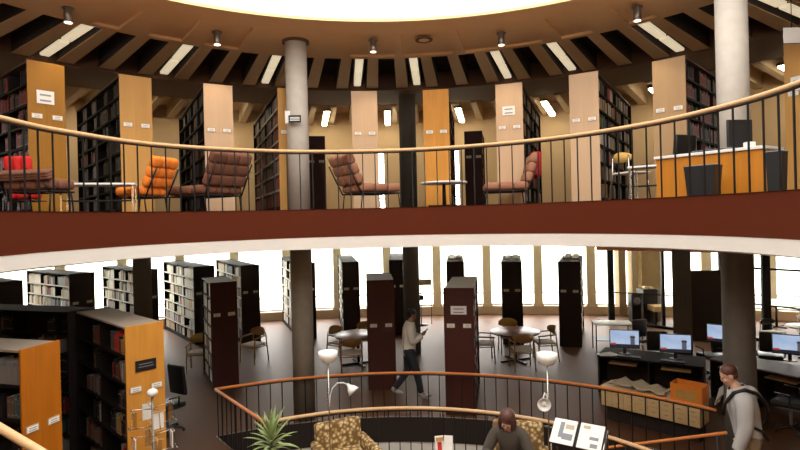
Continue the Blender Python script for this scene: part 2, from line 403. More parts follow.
for i, w in enumerate(wins):
    g = MB(); p, q = pol(CC, WR + .1, w[0]), pol(CC, WR + .1, w[1])
    g.add([(p.x, p.y, ZU), (q.x, q.y, ZU), (q.x, q.y, 5.85), (p.x, p.y, 5.85)], [(0, 1, 2, 3)])
    wo = struct(g.build('window_%d' % (i + 1), M['glass']))
    f = MB()
    for (e0, e1) in ((p, p), (q, q)): f.box((e0.x, e0.y, (ZU + 5.85) / 2), (.05, .05, 5.85 - ZU))
    f.tube([(p.x, p.y, ZU + .04), (q.x, q.y, ZU + .04)], .03, 4); f.tube([(p.x, p.y, 5.82), (q.x, q.y, 5.82)], .03, 4); f.tube([(p.x, p.y, ZU + .5), (q.x, q.y, ZU + .5)], .02, 4)
    f.build('window_frame', M['black'], wo)

# lower floor with the crescent stair void ----------------------------------
F0 = at(216, 390, z=.8); F1 = at(716, 410, z=.8); N0 = at(263, 420, z=.8)
def ang(c, p): return math.atan2(p[0] - c[0], p[1] - c[1])
fa0, fa1 = ang(FC, F0), ang(FC, F1); na0 = ang(NC, N0); na1 = R(72)
far_arc = [pol(FC, FR, fa0 + (fa1 - fa0) * i / 70) for i in range(71)]
near_arc = [pol(NC, NR, na0 + (na1 - na0) * i / 60) for i in range(61)]
hole = far_arc + list(reversed(near_arc))
out_pts = []
for i in range(120):
    a = -PI + 2 * PI * i / 120; out_pts.append(pol((0, 4), outline_dist((0, 4), a), a))
polys = [[Vector((p.x, p.y, 0)) for p in out_pts], [Vector((p.x, p.y, 0)) for p in hole]]
tris = tessellate_polygon(polys); allp = polys[0] + polys[1]
fm = MB(); ts = []
for t in tris:
    a_, b_, c_ = (allp[i] for i in t)
    ts.append(t if (b_ - a_).cross(c_ - a_).z > 0 else tuple(reversed(t)))
fm.add(allp, ts)
struct(fm.build('floor_lower', M['carpet']))
hb = MB(); nn = len(hole); vs = []
for p in hole: vs += [(p.x, p.y, .012), (p.x, p.y, -.44)]
hb.add(vs, [(2 * i, 2 * ((i + 1) % nn), 2 * ((i + 1) % nn) + 1, 2 * i + 1) for i in range(nn)])
struct(hb.build('trim_void_fascia', M['dark']))
lc = MB(); FA = [fa0 - .3 + (fa1 - fa0 + .6) * i / 70 for i in range(71)]
ring_strip(FC, lambda a: FR + .02, -.44, lambda a: FR + .05, -.80, A=FA, mb=lc); ring_strip(FC, lambda a: FR + .05, -.80, lambda a: FR + 6, -.80, A=FA, mb=lc)
struct(lc.build('ceiling_basement', M['cove']))
bf = MB(); bf.box((0, 6, -3.65), (30, 26, .1)); struct(bf.build('floor_basement', mat('basement_floor', (.35, .32, .28), .7)))
# perimeter walls of the lower floor
for nm, c, d in (('wall_left', (-17.1, 4.3, 1.6), (.2, 21, 4)), ('wall_right', (17.1, 4.3, 1.6), (.2, 21, 4)), ('wall_back', (0, -6.1, 1.6), (34, .2, 4)),
                 ('wall_basement_left', (-15, 6, -2), (.2, 26, 3.5)), ('wall_basement_right', (15, 6, -2), (.2, 26, 3.5)), ('wall_basement_far', (0, 19, -2), (30, .2, 3.5)), ('wall_basement_near', (0, -7, -2), (30, .2, 3.5))):
    w = MB(); w.box(c, d); struct(w.build(nm, M['cream']))
# window wall: sill, pillars, glass
def wp(a, r=30.0): return Vector((r * math.sin(a), -10 + r * math.cos(a)))
a_c = ang((0, -10), at(436.5, 270, k=27)); stepa = 1.83 / 30
sm2 = MB(); AA = [R(-35) + R(70) * i / 60 for i in range(61)]
for a, b in zip(AA, AA[1:]):
    q = [wp(a, 29.8), wp(b, 29.8), wp(b, 30.15), wp(a, 30.15)]
    sm2.prism([(p.x, p.y) for p in q], 0, .30)
struct(sm2.build('wall_window_sill', M['stone_sill']))
hd = MB()
for a, b in zip(AA, AA[1:]):
    q = [wp(a, 29.9), wp(b, 29.9), wp(b, 30.15), wp(a, 30.15)]
    hd.prism([(p.x, p.y) for p in q], 2.95, 3.7)
struct(hd.build('wall_window_head', M['cream']))
k0 = -11; wn = 5
for i in range(k0, 9):
    a = a_c + stepa * i; p = wp(a, 29.98)
    c = MB(); c.box((p.x, p.y, 1.62), (.30, .34, 2.7), rz=-a); c.box((p.x, p.y, .34), (.36, .40, .1), rz=-a)
    struct(c.build('pillar_window', M['beige']))
    if i < 8:
        q0, q1 = wp(a + .15 / 30, 30.05), wp(a + stepa - .15 / 30, 30.05)
        g = MB(); g.add([(q0.x, q0.y, .3), (q1.x, q1.y, .3), (q1.x, q1.y, 2.95), (q0.x, q0.y, 2.95)], [(0, 1, 2, 3)])
        w = struct(g.build('window_%d' % wn, M['glass'])); wn += 1
        f = MB(); f.tube([(q0.x, q0.y, .76), (q1.x, q1.y, .76)], .022, 4); f.tube([(q0.x, q0.y, .32), (q1.x, q1.y, .32)], .03, 4)
        f.build('window_frame', M['grey'], w)
ex = MB(); ex.box((0, 55, -.6), (200, 75, .2)); struct(ex.build('ground_outside', M['lawn']))
# camera-side stair landing (the photographer's place)
ld = MB(); ld.box((0, -.9, 1.70), (5.4, 3.2, .2)); struct(ld.build('floor_landing', M['carpet2']))
lw = MB(); lw.box((-2.3, -2.0, .8), (.2, .2, 1.6)); lw.box((2.3, -2.0, .8), (.2, .2, 1.6)); struct(lw.build('pillar_landing', M['concrete']))

# columns
def column(p, r, m, z0, z1, nm, collar=False):
    c = MB(); c.lathe([(r, 0), (r, z1 - z0)], 32)
    o = struct(c.build(nm, m)); o.location = (p.x, p.y, z0)
    if collar:
        d = MB(); d.lathe([(r + .05, z1 - z0 - .035), (r + .05, z1 - z0)], 32); d.build('collar', M['ring'], o)
    return o
c1 = at(297, 100, k=F / 9.83); c2 = at(733, 100, k=F / 7.32); c3 = at(408, 150, k=F / 14.2)
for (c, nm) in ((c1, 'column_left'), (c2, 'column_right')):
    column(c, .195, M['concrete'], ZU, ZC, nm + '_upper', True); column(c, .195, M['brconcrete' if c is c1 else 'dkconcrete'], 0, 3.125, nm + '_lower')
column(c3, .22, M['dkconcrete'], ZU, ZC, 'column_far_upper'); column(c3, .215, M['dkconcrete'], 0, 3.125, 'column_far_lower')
# square piers on the lower floor
for (px0, px1, py, kk, nm) in ((134, 151, 261, 37.5, 'pillar_left'), (673, 690, 262, 44, 'pillar_right')):
    a_, b_ = at(px0, 280, k=kk), at(px1, 280, k=kk); w = (b_ - a_).length; m_ = (a_ + b_) / 2
    c = MB(); c.box((0, w / 2, 1.545), (w, w, 3.125)); o = struct(c.build(nm, M['dkconcrete'])); o.location = (m_.x, m_.y, 0); o.rotation_euler = (0, 0, -math.atan2(m_.x, m_.y))

# ------------------------------------------------------------------ railings
def path_len(pts):
    L = [0]
    for a, b in zip(pts, pts[1:]): L.append(L[-1] + (b - a).length)
    return L
def along(pts, L, s):
    for i in range(len(pts) - 1):
        if L[i + 1] >= s:
            t = (s - L[i]) / max(L[i + 1] - L[i], 1e-9); return pts[i].lerp(pts[i + 1], t)
    return pts[-1]
def railing(name, pts, z0, h, r, m, pitch, label, zlow=None, rb=.0075, max_named=100, lip=True):
    t = empty(name, (0, 0, 0), 0, label, 'railing')
    hr = MB(); hr.tube([(p.x, p.y, z0 + h) for p in pts], r, 10); hr.build('handrail', m, t)
    sr = MB(); sr.tube([(p.x, p.y, z0 + h - r - .01) for p in pts], .010, 4); sr.build('support_bar', M['black'], t)
    L = path_len(pts); nb = int(L[-1] / pitch); zl = zlow if zlow is not None else z0
    b = MB(); b.box((0, 0, (z0 + h - r + zl) / 2 - zl), (2 * rb, 2 * rb, z0 + h - r - zl))
    first = None; vis = []
    for i in range(nb + 1):
        p = along(pts, L, min(i * pitch + .01, L[-1]))
        vis.append(p)
    vis.sort(key=lambda p: abs(p.x) / max(p.y, .1))
    for i, p in enumerate(vis[:max_named]):
        if first is None: first = b.build('baluster', M['black'], t); o = first
        else: o = first.copy(); C.objects.link(o); o.parent = t
        o.location = (p.x, p.y, zl)
    if len(vis) > max_named:
        q = MB()
        for p in vis[max_named:]: q.box((p.x, p.y, (z0 + h - r + zl) / 2), (2 * rb, 2 * rb, z0 + h - r - zl))
        tag(q.build('balusters', M['black'], t), kind='stuff')
    if lip:
        l = MB(); l.tube([(p.x, p.y, zl + .012) for p in pts], .010, 4); l.build('bottom_bar', M['steel'], t)
    return t
A0 = R(-110); A1 = R(110)
up_pts = [pol(UC, ur(A0 + (A1 - A0) * i / 120), A0 + (A1 - A0) * i / 120) for i in range(121)]
railing('balcony_railing', up_pts, ZU, .9, .026, M['rail'], .195, 'curved pale oak handrail on thin black bars around the upper balcony', lip=False)
corner = far_arc[0]
fr_pts = [near_arc[0].lerp(corner, max(t / 8, .04)) for t in range(8)] + far_arc
railing('stair_void_railing', fr_pts, 0, .8, .024, M['rail_red'], .2, 'reddish wooden handrail on black bars behind the stair opening, with a sharp left corner')
railing('inner_railing', near_arc, 0, .8, .026, M['rail'], .16, 'lighter curved handrail on black bars just behind the seated woman')
# near handrail at the bottom left corner
pa, pb = at(-60, 392, k=158), at(44, 454, k=172)
hr = empty('stair_handrail', (0, 0, 0), 0, 'blurred wooden handrail crossing the bottom left corner in the foreground', 'handrail')
d = (pb - pa)
q = MB(); q.tube([pa - d * .5, pa, pb, pb + d * .6], .027, 12); q.build('handrail', M['rail'], hr)
for t in (-.4, 1.5):
    p = pa + d * t; b = MB(); b.tube([(p.x, p.y, p.z - .02), (p.x, p.y, 1.0 if t < 0 else .0)], .014, 8) if False else b.tube([(p.x, p.y, p.z - .02), (p.x, p.y, 0)], .014, 8); b.build('post', M['black'], hr)
# stairs going down inside the void
steps = 11
def cres(t, u):
    "t along the crescent from its right end, u from the near (0) to the far side (1)"
    af = fa1 - t * R(42); an = na1 - t * R(52)
    return pol(NC, NR + .03, an).lerp(pol(FC, FR - .03, af), u)
for i in range(steps):
    t0, t1 = i / steps, (i + 1) / steps; z = -.16 * (i + 1)
    q = MB(); P_ = [cres(t0, 0), cres(t0, 1), cres(t1, 1), cres(t1, 0)]
    q.prism([(p.x, p.y) for p in reversed(P_)], z - .16, z)
    struct(q.build('floor_stair_step', M['carpet2']))
# handrail of those stairs
ha, hb_ = at(724, 433, k=82), at(604, 448, k=72)
q = empty('stair_handrail', (0, 0, 0), 0, 'sloping reddish handrail going down the stairs beside the man in grey', 'handrail')
t_ = MB(); dd = hb_ - ha; t_.tube([ha - dd * .02, hb_, hb_ + dd * .5], .020, 10); t_.build('handrail', M['rail_red'], q)
for t in (.05, .8):
    p = ha + dd * t; b = MB(); zb = -0.0 - (t > .5) * 1.3; b.tube([(p.x, p.y, p.z - .02), (p.x, p.y, zb - .35)], .012, 8); b.build('post', M['black'], q)

# ------------------------------------------------------------------ ceiling fittings
def strip_light(a, r0, r1, z, tm, label, grp, w=.17):
    L = r1 - r0; p = pol(CC, r0, a)
    t = empty('fluorescent_light', (p.x, p.y, z), -a, label, 'ceiling light', grp)
    h = MB(); h.box((0, L / 2, .06), (w + .04, L, .05)); h.build('housing', M['black'], t)
    for (y0, y1) in ((.02, L * .48), (L * .52, L - .02)):
        d = MB(); d.cushion((0, (y0 + y1) / 2, .02), (w, y1 - y0, .07), .02); d.build('diffuser', tm, t)
for idx, nm in ((-15, None), (-12, 'at the far left edge'), (-9, 'above the golden end panel at far left'), (-6, 'above the second end panel from left'), (-3, 'left of the left column'), (0, 'above the middle pale end panel'),
                (2, 'just above the orange end panel'), (5, 'above the pale panel with white notice'), (7, 'above the right pale end panel'), (10, 'left of the right column'), (13, 'right of the right column'), (16, None)):
    if nm is None: continue
    strip_light(R(OFF + PITCH * idx), 6.52, 8.9, ZC + .05, M['tube'], 'twin fluorescent tube fitting recessed between ceiling ribs ' + nm, 'fluorescent lights between the ceiling ribs')
for a in (-54, -38, -24, -10, -1, 9.6, 22, 36, 50):
    strip_light(R(a), 11.0, 13.2, ZC - .20, M['tube2'], 'warm strip light on the outer gallery ceiling behind the upper bookcases', 'strip lights over the outer gallery', .16)
for (px, py, on, nm) in ((68, 8, 1, 'at the far left'), (217, 32, 1, 'left of the left column'), (373, 40, 1, 'above the middle panel'), (501, 33, 1, 'right of centre'), (637, 7, 1, 'left of the right column')):
    p = at(px, py, z=ZC)
    t = empty('downlight', (p.x, p.y, ZC), 0, 'nickel cylinder downlight hanging under the plaster ceiling ' + nm, 'downlight', 'cylinder downlights')
    h = MB(); h.lathe([(.085, 0), (.085, -.02), (.058, -.03), (.062, -.20), (.062, -.215)], 20); h.build('housing', M['steel'], t)
    l = MB(); l.lathe([(.052, -.216), (.052, -.225)], 20); l.build('lens', M['lamp_on'], t)
    ldn = bpy.data.lights.new('downlight_lamp', 'SPOT'); ldn.energy = 45; ldn.color = (1, .8, .55); ldn.spot_size = R(95); ldn.spot_blend = .6; ldn.shadow_soft_size = .05
    lo = bpy.data.objects.new('lamp', ldn); C.objects.link(lo); lo.parent = t; lo.location = (0, 0, -.24)
p = at(424, 40, z=ZC); t = empty('ceiling_vent', (p.x, p.y, ZC), 0, 'round flush vent in the plaster ceiling between two downlights', 'vent')
h = MB(); h.lathe([(.16, 0), (.155, -.012), (.12, -.015), (.10, -.006)], 28); h.build('rim', M['ring'], t)
h = MB(); h.lathe([(.10, -.004), (.10, -.008)], 24); h.build('grille', M['ceil'], t)
# shallow square coffers in the plaster ring
for (px0, px1, py0, py1) in ((20, 48, 6, 26), (204, 240, 26, 48), (352, 392, 34, 52), (402, 450, 32, 50), (455, 545, 28, 46)):
    pass
# ------------------------------------------------------------------ bookcases
BOOKS = []     # (matrix, (w,h,d), colour index, place key)
BCOL = {'tan': (.46, .37, .25), 'cream': (.66, .60, .49), 'brown': (.15, .085, .055), 'maroon': (.20, .035, .03), 'dark_red': (.26, .02, .02), 'black': (.012, .010, .010),
        'teal': (.06, .10, .11), 'grey': (.26, .25, .24), 'white': (.74, .72, .67), 'red': (.55, .03, .02), 'green': (.07, .12, .06), 'blue': (.06, .10, .24), 'ochre': (.50, .28, .07)}
CN = list(BCOL)
for k_, v_ in BCOL.items(): M['book_' + k_] = mat('book_' + k_, v_, .6, noise=.15, scale=8)
PAL = {'light': dict(tan=5, cream=6, brown=4, grey=2, white=3, maroon=1, black=1, ochre=1), 'bound': dict(maroon=7, brown=3, teal=3, dark_red=2, grey=1),
       'dark': dict(black=14, brown=2, maroon=2, grey=1, teal=1), 'mixed': dict(tan=2, cream=2, brown=3, maroon=2, black=3, grey=2, white=2, red=1, blue=1, green=1, ochre=1),
       'red': dict(dark_red=3, maroon=6, black=7), 'sparse': dict(white=1, cream=2, grey=2, brown=5, red=1, ochre=1, black=7, teal=2, maroon=2)}
def card(parent, x, z, w=.15, h=.08, y=-.006, m='paper', frame=True):
    if frame:
        f = MB(); f.box((x, y, z), (w, .008, h)); o = f.build('label_holder', M['tan_lam'] if m == 'paper' else M['black'], parent)
    c = MB(); c.box((x, y - .005, z), (w * .86, .004, h * .76)); c.cur = 1
    for q in (-.2, .12): c.box((x, y - .0075, z + q * h), (w * .55, .002, h * .10))
    return c.build('label_card', [M[m], M['ink']], parent)
def bookcase(pos, d, w, L, H, z, endm, bodym, topm, label, group, books='mixed', dens=.85, nsh=7, sides=None, cards=1.48, notice=None, place='', shelfm=None, plate=False, back_end=True, lean=.12, topbooks=False):
    """end panel centre at pos, range runs away along d; local +y = outward, x = right"""
    d = Vector(d).normalized(); rz = math.atan2(-d.x, d.y)
    t = empty('bookcase', (pos[0], pos[1], z), rz, label, 'bookcase', group)
    e = MB(); e.box((0, .0125, H / 2), (w, .025, H)); ep = e.build('end_panel', M[endm], t, bevel=.003)
    if cards:
        for x in (-.27 * w, .27 * w): card(ep, x, cards)
    if notice: card(ep, notice[0], notice[1], notice[2], notice[3], m='white', frame=False)
    if plate:
        q = MB(); q.box((.0, -.006, 1.77), (.26, .012, .14)); q.cur = 1; q.box((0, -.013, 1.79), (.17, .002, .010)); q.box((0, -.013, 1.755), (.19, .002, .010)); q.build('sign_plate', [M['black'], M['grey']], ep)
    iw = w - .02
    if back_end:
        e = MB(); e.box((0, L - .0125, H / 2), (w, .025, H)); e.build('rear_panel', M[bodym], t)
    b = MB(); b.box((0, L / 2, H - .0225), (iw, L - .052, .025)); b.build('top_panel', M[topm], t)
    b = MB(); b.box((0, L / 2, .05), (iw, L - .052, .10)); b.build('plinth', M[bodym], t)
    b = MB(); b.box((0, L / 2, H / 2), (.015, L - .052, H - .1)); b.build('centre_panel', M[bodym], t)
    nb = max(1, round(L / .92)); bl = (L - .05) / nb
    for i in range(1, nb):
        u = MB(); 
        for sx in (-1, 1): u.box((sx * iw * .25, .025 + i * bl, H / 2), (iw * .46, .012, H - .15))
        u.build('upright', M[bodym], t)
    sp = (H - .14) / nsh
    sides = sides or (-1, 1)
    for j in range(1, nsh):
        s_ = MB(); zz = .10 + j * sp
        for sx in (-1, 1):
            s_.box((sx * (iw / 4 + .004), L / 2, zz), (iw / 2 - .02, L - .055, .016)); s_.box((sx * (iw / 2 - .006), L / 2, zz), (.008, L - .055, .036))
        s_.build('shelf', M[shelfm or bodym], t)
    # books, recorded now and built later
    T = Matrix.Translation((pos[0], pos[1], z)) @ Matrix.Rotation(rz, 4, 'Z')
    pal = [c for c, n_ in PAL[books].items() for _ in range(n_)]
    for sx in sides:
        for j in range(nsh):
            zz = .10 + j * sp + .012 if j else .102
            col = random.choice(pal)
            for i in range(nb):
                y = .04 + i * bl; y1 = .02 + (i + 1) * bl - .01; end = y + (y1 - y) * min(1, max(.3, random.gauss(dens, .18)))
                while y < end - .03:
                    if random.random() < (.5 if books in ('bound', 'sparse') else .25): col = random.choice(pal)
                    bw = random.uniform(.022, .055) if books != 'bound' else random.uniform(.035, .055)
                    bh = min(sp - .045, random.uniform(.19, .27)); bd = random.uniform(.15, .19)
                    if y + bw > y1: break
                    tilt = 0
                    if random.random() < .03 and y + bw + .06 < y1: tilt = .22; 
                    m_ = T @ Matrix.Translation((sx * (iw / 2 - .022 - bd / 2), y + bw / 2 + (.03 if tilt else 0), zz + bh / 2 + .002 + (.008 if tilt else 0))) @ Matrix.Rotation(-tilt, 4, 'X')
                    BOOKS.append((m_, (bd, bw, bh), col, sx, (nsh - j, nsh, label, place, t.name)))
                    y += bw + .002 + (.07 if tilt else 0)
                    if random.random() < (1 - dens) * .12: y += random.uniform(.04, .15)
    if topbooks:
        y = L * .45
        while y < L - .1:
            for sx in (-.11, .11):
                bh = random.uniform(.03, .07); m_ = T @ Matrix.Translation((sx, y, H - .008 + bh / 2))
                BOOKS.append((m_, (.16, .19, bh), random.choice(['white', 'cream', 'tan']), -1, (0, nsh, label, place, t.name)))
            y += .22
    return t
UCEN = Vector((-.1, 4.0)); ZT = ZU + 2.3
def upper(px, py, L, endm, label, books, place, k=None, ztop=ZT, center=UCEN, w=.5, dens=.85, **kw):
    p = at(px, py, z=ztop) if k is None else at(px, py, k=k)
    d = (Vector((p.x, p.y)) - center).normalized()
    right = Vector((d.y, -d.x)); left_vis = Vector((-p.x, -p.y)).dot(-right) > -1.2; right_vis = Vector((-p.x, -p.y)).dot(right) > -1.2
    sides = [s for s, v in ((-1, left_vis), (1, right_vis)) if v]
    return bookcase((p.x, p.y), d, w, L, ztop - ZU, ZU, endm, 'case_metal', 'case_brown', label, 'bookcases on the upper floor', books, dens=dens, sides=sides, place=place, **kw)
upper(46, 62.5, 3.6, 'deep_gold', 'bookcase with golden end panel and white notice, leftmost on the upper floor', 'red', 'leftmost upper bookcase', dens=.6, notice=(-.02, 1.77, .27, .26))
upper(135.5, 76, 3.6, 'gold_wood', 'bookcase with plain golden end panel behind the white coffee table', 'dark', 'upper bookcase behind the white coffee table', dens=.55)
upper(218, 84.5, 3.6, 'pale_wood', 'bookcase with pale end panel behind the brown tufted lounge chair', 'dark', 'upper bookcase behind the brown and orange chairs', dens=.6)
upper(291, 88.5, 4.0, 'gold_wood', 'bookcase of maroon bound volumes, its end panel half hidden by the left column', 'bound', 'upper bookcase beside the left column', dens=.97, center=Vector((-.1, 5.3)), shelfm='case_pale')
upper(364, 91, 3.6, 'pale_wood', 'bookcase with pale end panel behind the single tufted chair, fifth on the upper floor', 'mixed', 'upper bookcase behind the single tufted chair')
upper(435.5, 89.5, 3.6, 'orange_wood', 'bookcase with orange oak end panel behind the round white table', 'mixed', 'upper bookcase with the orange end panel')
upper(508.5, 83.5, 3.6, 'pale_wood', 'bookcase with pale end panel and white notice behind the red-draped chair', 'mixed', 'upper bookcase behind the red-draped chair', notice=(-.01, 1.79, .27, .22))
upper(583, 73, 3.6, 'pale_wood', 'bookcase with pale end panel left of the yellow-backed chair', 'mixed', 'upper bookcase left of the yellow-backed chair')
upper(668, 58.5, 3.4, 'tan_wood', 'bookcase with tan end panel behind the left end of the orange desk', 'red', 'upper bookcase behind the orange desk', dens=.9)
upper(803, 34, 2.5, 'gold_wood', 'bookcase with golden end panel and white notices at the upper right edge', 'dark', 'upper bookcase at the right edge', notice=(-.06, 1.62, .22, .26), sides=None) if False else \
upper(803, 34, 2.5, 'gold_wood', 'bookcase with golden end panel and white notice at the upper right edge', 'dark', 'upper bookcase at the right edge', notice=(-.08, 1.62, .2, .26))
upper(473, 131, 1.3, 'maroon', 'short bookcase with dark maroon end, in the far row right of the orange panel', 'light', 'far upper bookcase with the maroon end', ztop=ZU + 2.2)
upper(316, 136, 1.3, 'maroon', 'short bookcase with dark maroon end, in the far row right of the left column', 'mixed', 'far upper bookcase right of the left column', ztop=ZU + 2.2)

# lower floor ----------------------------------------------------------------
LCEN = Vector((0, 8.6)); HL = 2.3
def lower(px0, px1, py, L, endm, label, books, place, cen=LCEN, H=HL, w=None, dens=.92, d=None, grp='far bookcases on the lower floor', bothsides=False, **kw):
    p = at((px0 + px1) / 2, py, z=H); k = F / p.y
    a_ = at(px0, py, k=k); b_ = at(px1, py, k=k)
    dd = Vector(d) if d else (Vector((p.x, p.y)) - cen)
    dd.normalize(); right = Vector((dd.y, -dd.x)); cosv = max(.35, abs(right.dot(Vector((p.y, -p.x)).normalized())))
    w = w or (b_ - a_).length / cosv
    tc = Vector((-p.x, -p.y)); sides = [s for s in (-1, 1) if tc.dot(right * s) > (-1.2 if not bothsides else -99)]
    return bookcase((p.x, p.y), dd, w, L, H, 0, endm, kw.pop('body', 'case_metal'), kw.pop('top', 'case_metal'), label, grp, books, dens=dens, sides=sides, place=place, **kw)
far = dict(shelfm='case_pale', cards=1.5)
lower(71, 93, 273, 2.7, 'dark', 'dark-ended far bookcase, first with pale books from the left', 'light', 'far bookcase at the left', **far)
lower(138, 157, 269.5, 2.7, 'dark', 'dark-ended far bookcase behind the square left pillar', 'light', 'far bookcase behind the square pillar', **far)
lower(194, 214, 266, 3.2, 'dark', 'dark-ended far bookcase with a long side of pale books, third from the left', 'light', 'long third far bookcase from the left', **far)
lower(241, 259, 265, 3.2, 'dark', 'dark-ended far bookcase behind the lone wooden chair', 'light', 'far bookcase behind the lone chair', **far)
lower(297, 315, 263, 3.2, 'dark', 'dark-ended far bookcase mostly behind the left lower column', 'light', 'far bookcase behind the left lower column', **far)
lower(342, 359, 262, 3.2, 'dark', 'dark-ended far bookcase behind the left round table', 'light', 'far bookcase behind the left round table', **{**far, 'cen': Vector((0, 6.5))})
lower(390, 404, 260, 3.0, 'dark', 'dark-ended far bookcase between the maroon one and the middle column', 'light', 'far bookcase left of the middle column', w=.5, **{**far, 'cen': Vector((0, 4))})
lower(446, 464, 261.5, 2.3, 'dark', 'dark far bookcase partly behind the one with the paper sign', 'light', 'far bookcase behind the signed one', topbooks=True, cen=Vector((0, .5)), **far)
lower(501, 521.5, 261.5, 2.3, 'dark', 'dark far bookcase behind the right round table, books stacked on top', 'light', 'far bookcase behind the right round table', topbooks=True, cen=Vector((0, .6)), **far)
lower(558, 579.5, 261.5, 2.3, 'dark', 'dark far bookcase right of the round tables, standing in open carpet', 'light', 'rightmost far bookcase', topbooks=True, cen=Vector((0, 2.2)), **far)
ICEN = Vector((0, 4.2)); near = dict(grp='near bookcases on the lower floor', cen=ICEN)
lower(208, 239, 282, 1.4, 'maroon', 'dark maroon bookcase at the left corner of the stair opening', 'light', 'maroon bookcase at the stair corner', cards=1.6, top='greytop', w=.56, **near)
lower(366, 394, 280, 1.4, 'maroon', 'maroon-ended bookcase left of the walking man', 'light', 'maroon bookcase left of the walking man', cards=1.35, top='case_brown', **near)
lower(443, 473, 288, 1.9, 'maroon', 'maroon-ended bookcase with a paper sign, right of the walking man', 'mixed', 'maroon bookcase with the paper sign', cards=1.62, top='creamtop', notice=(0, 1.90, .33, .20), bothsides=True, **near)
# the two big foreground ones, from their measured corners
def lower2(l, r, L, endm, label, books, place, H=HL, **kw):
    a_ = at(l[0], l[1], z=H); b_ = at(r[0], r[1], z=H); t_ = Vector((b_.x - a_.x, b_.y - a_.y)); w = t_.length; t_.normalize(); d = Vector((-t_.y, t_.x)); m_ = (a_ + b_) / 2
    return bookcase((m_.x, m_.y), d, w, L, H, 0, endm, 'case_metal', 'greytop', label, 'near bookcases on the lower floor', books, sides=(-1,), place=place, **kw)
lower2((125, 327), (163.5, 321), 2.0, 'orange_wood', 'bookcase with orange oak end, black plate and two labels, behind the leaflet rack', 'sparse', 'foreground bookcase behind the leaflet rack', dens=.62, nsh=6, cards=1.48, plate=True)
lower2((20.5, 350), (60, 340), 1.9, 'orange_wood2', 'bookcase with orange end panel at the bottom left corner', 'dark', 'bottom left foreground bookcase', dens=.3, nsh=6, cards=1.43)
# two dark cases behind them
def lower3(px, py, d, L, w, label, place, H=HL, books='dark'):
    p = at(px, py, z=H); return bookcase((p.x, p.y), d, w, L, H, 0, 'dark', 'case_metal', 'case_metal', label, 'dark bookcases at the left', books, sides=(-1,), place=place, dens=.4, cards=None)
lower3(82, 309, (-.95, .30), 2.3, .5, 'low black bookcase in shadow behind the two orange-ended ones', 'black bookcase in shadow')
lower3(11, 281, (-.8, .6), 1.8, .5, 'black bookcase end at the left edge of the lower floor', 'black bookcase at the left edge')

# ------------------------------------------------------------------ lounge furniture upstairs
def lounge(loc, rz, m, label, group='tufted lounge chairs upstairs', W=.78, seat=.40, base='black', armless=True, back_h=.46, recl=.42, D=.75, rows=3):
    "faces local +y; tufted cushions on a metal sled frame"
    t = empty('lounge_chair', loc, rz, label, 'lounge chair', group)
    s = MB(); n_ = 4
    for i in range(rows):
        for j in range(3):
            s.cushion(((j - 1) * W / 3, -D / 2 + (i + .5) * D / rows, seat - .06), (W / 3 + .012, D / rows + .012, .14), .055)
    s.build('seat', M[m], t)
    b = MB(); cr, sr_ = math.cos(recl), math.sin(recl)
    for i in range(rows):
        for j in range(3):
            l = (i + .5) * back_h / rows + .03
            b.cushion(((j - 1) * W / 3, -D / 2 - sr_ * l + .02, seat + cr * l - .02), (W / 3 + .012, .13, back_h / rows + .015), .05, rx=recl)
    b.build('backrest', M[m], t)
    f = MB(); z0 = seat - .15
    f.tube([(-W / 2 + .03, -D / 2, z0), (W / 2 - .03, -D / 2, z0), (W / 2 - .03, D / 2, z0), (-W / 2 + .03, D / 2, z0)], .012, 6, closed=True)
    for x in (-.2, 0, .2): f.tube([(x, -D / 2, z0), (x, D / 2, z0)], .008, 6)
    for x in (-W / 2 + .03, W / 2 - .03): f.tube([(x, -D / 2, z0), (x, -D / 2 - sr_ * back_h * .9 - .05, z0 + cr * back_h)], .012, 6)
    f.build('frame', M[base], t)
    for x in (-1, 1):
        for y in (-1, 1):
            l = MB(); l.tube([(x * (W / 2 - .04), y * (D / 2 - .03), z0), (x * (W / 2 - .04), y * (D / 2 - .0), 0)], .011, 6); l.build('leg', M[base], t)
    return t
def U(px, k): p = at(px, 190, k=k); return (p.x, p.y, ZU)
lounge(U(205, 62.5), R(60), 'brown_fab', 'large brown tufted lounge chair turned left, beside the orange chair', W=.78, D=.86, back_h=.54)
lounge(U(142, 66.5), R(72), 'orange_fab', 'bright orange lounge chair behind the brown tufted chair', W=.5, D=.54, back_h=.46, seat=.38)
lounge(U(371, 59), R(-58), 'pink_fab', 'dusty brown tufted lounge chair facing right, left of the round table', W=.74, D=.74, back_h=.52)
ch = lounge(U(505, 56), R(84), 'pink_fab', 'dusty brown tufted lounge chair seen from the side with red cloth behind it', W=.74, D=.74, back_h=.5, recl=.3)
lounge(U(40, 79), R(-8), 'brown_fab', 'dark brown tufted lounge seat in front of the red chair at far left', W=.68, D=.40, back_h=.1, seat=.42)
lounge(U(25, 72.5), R(10), 'red_fab', 'red lounge chair with upright back at the far left', W=.32, D=.3, back_h=.44, recl=.1, rows=2, seat=.34)
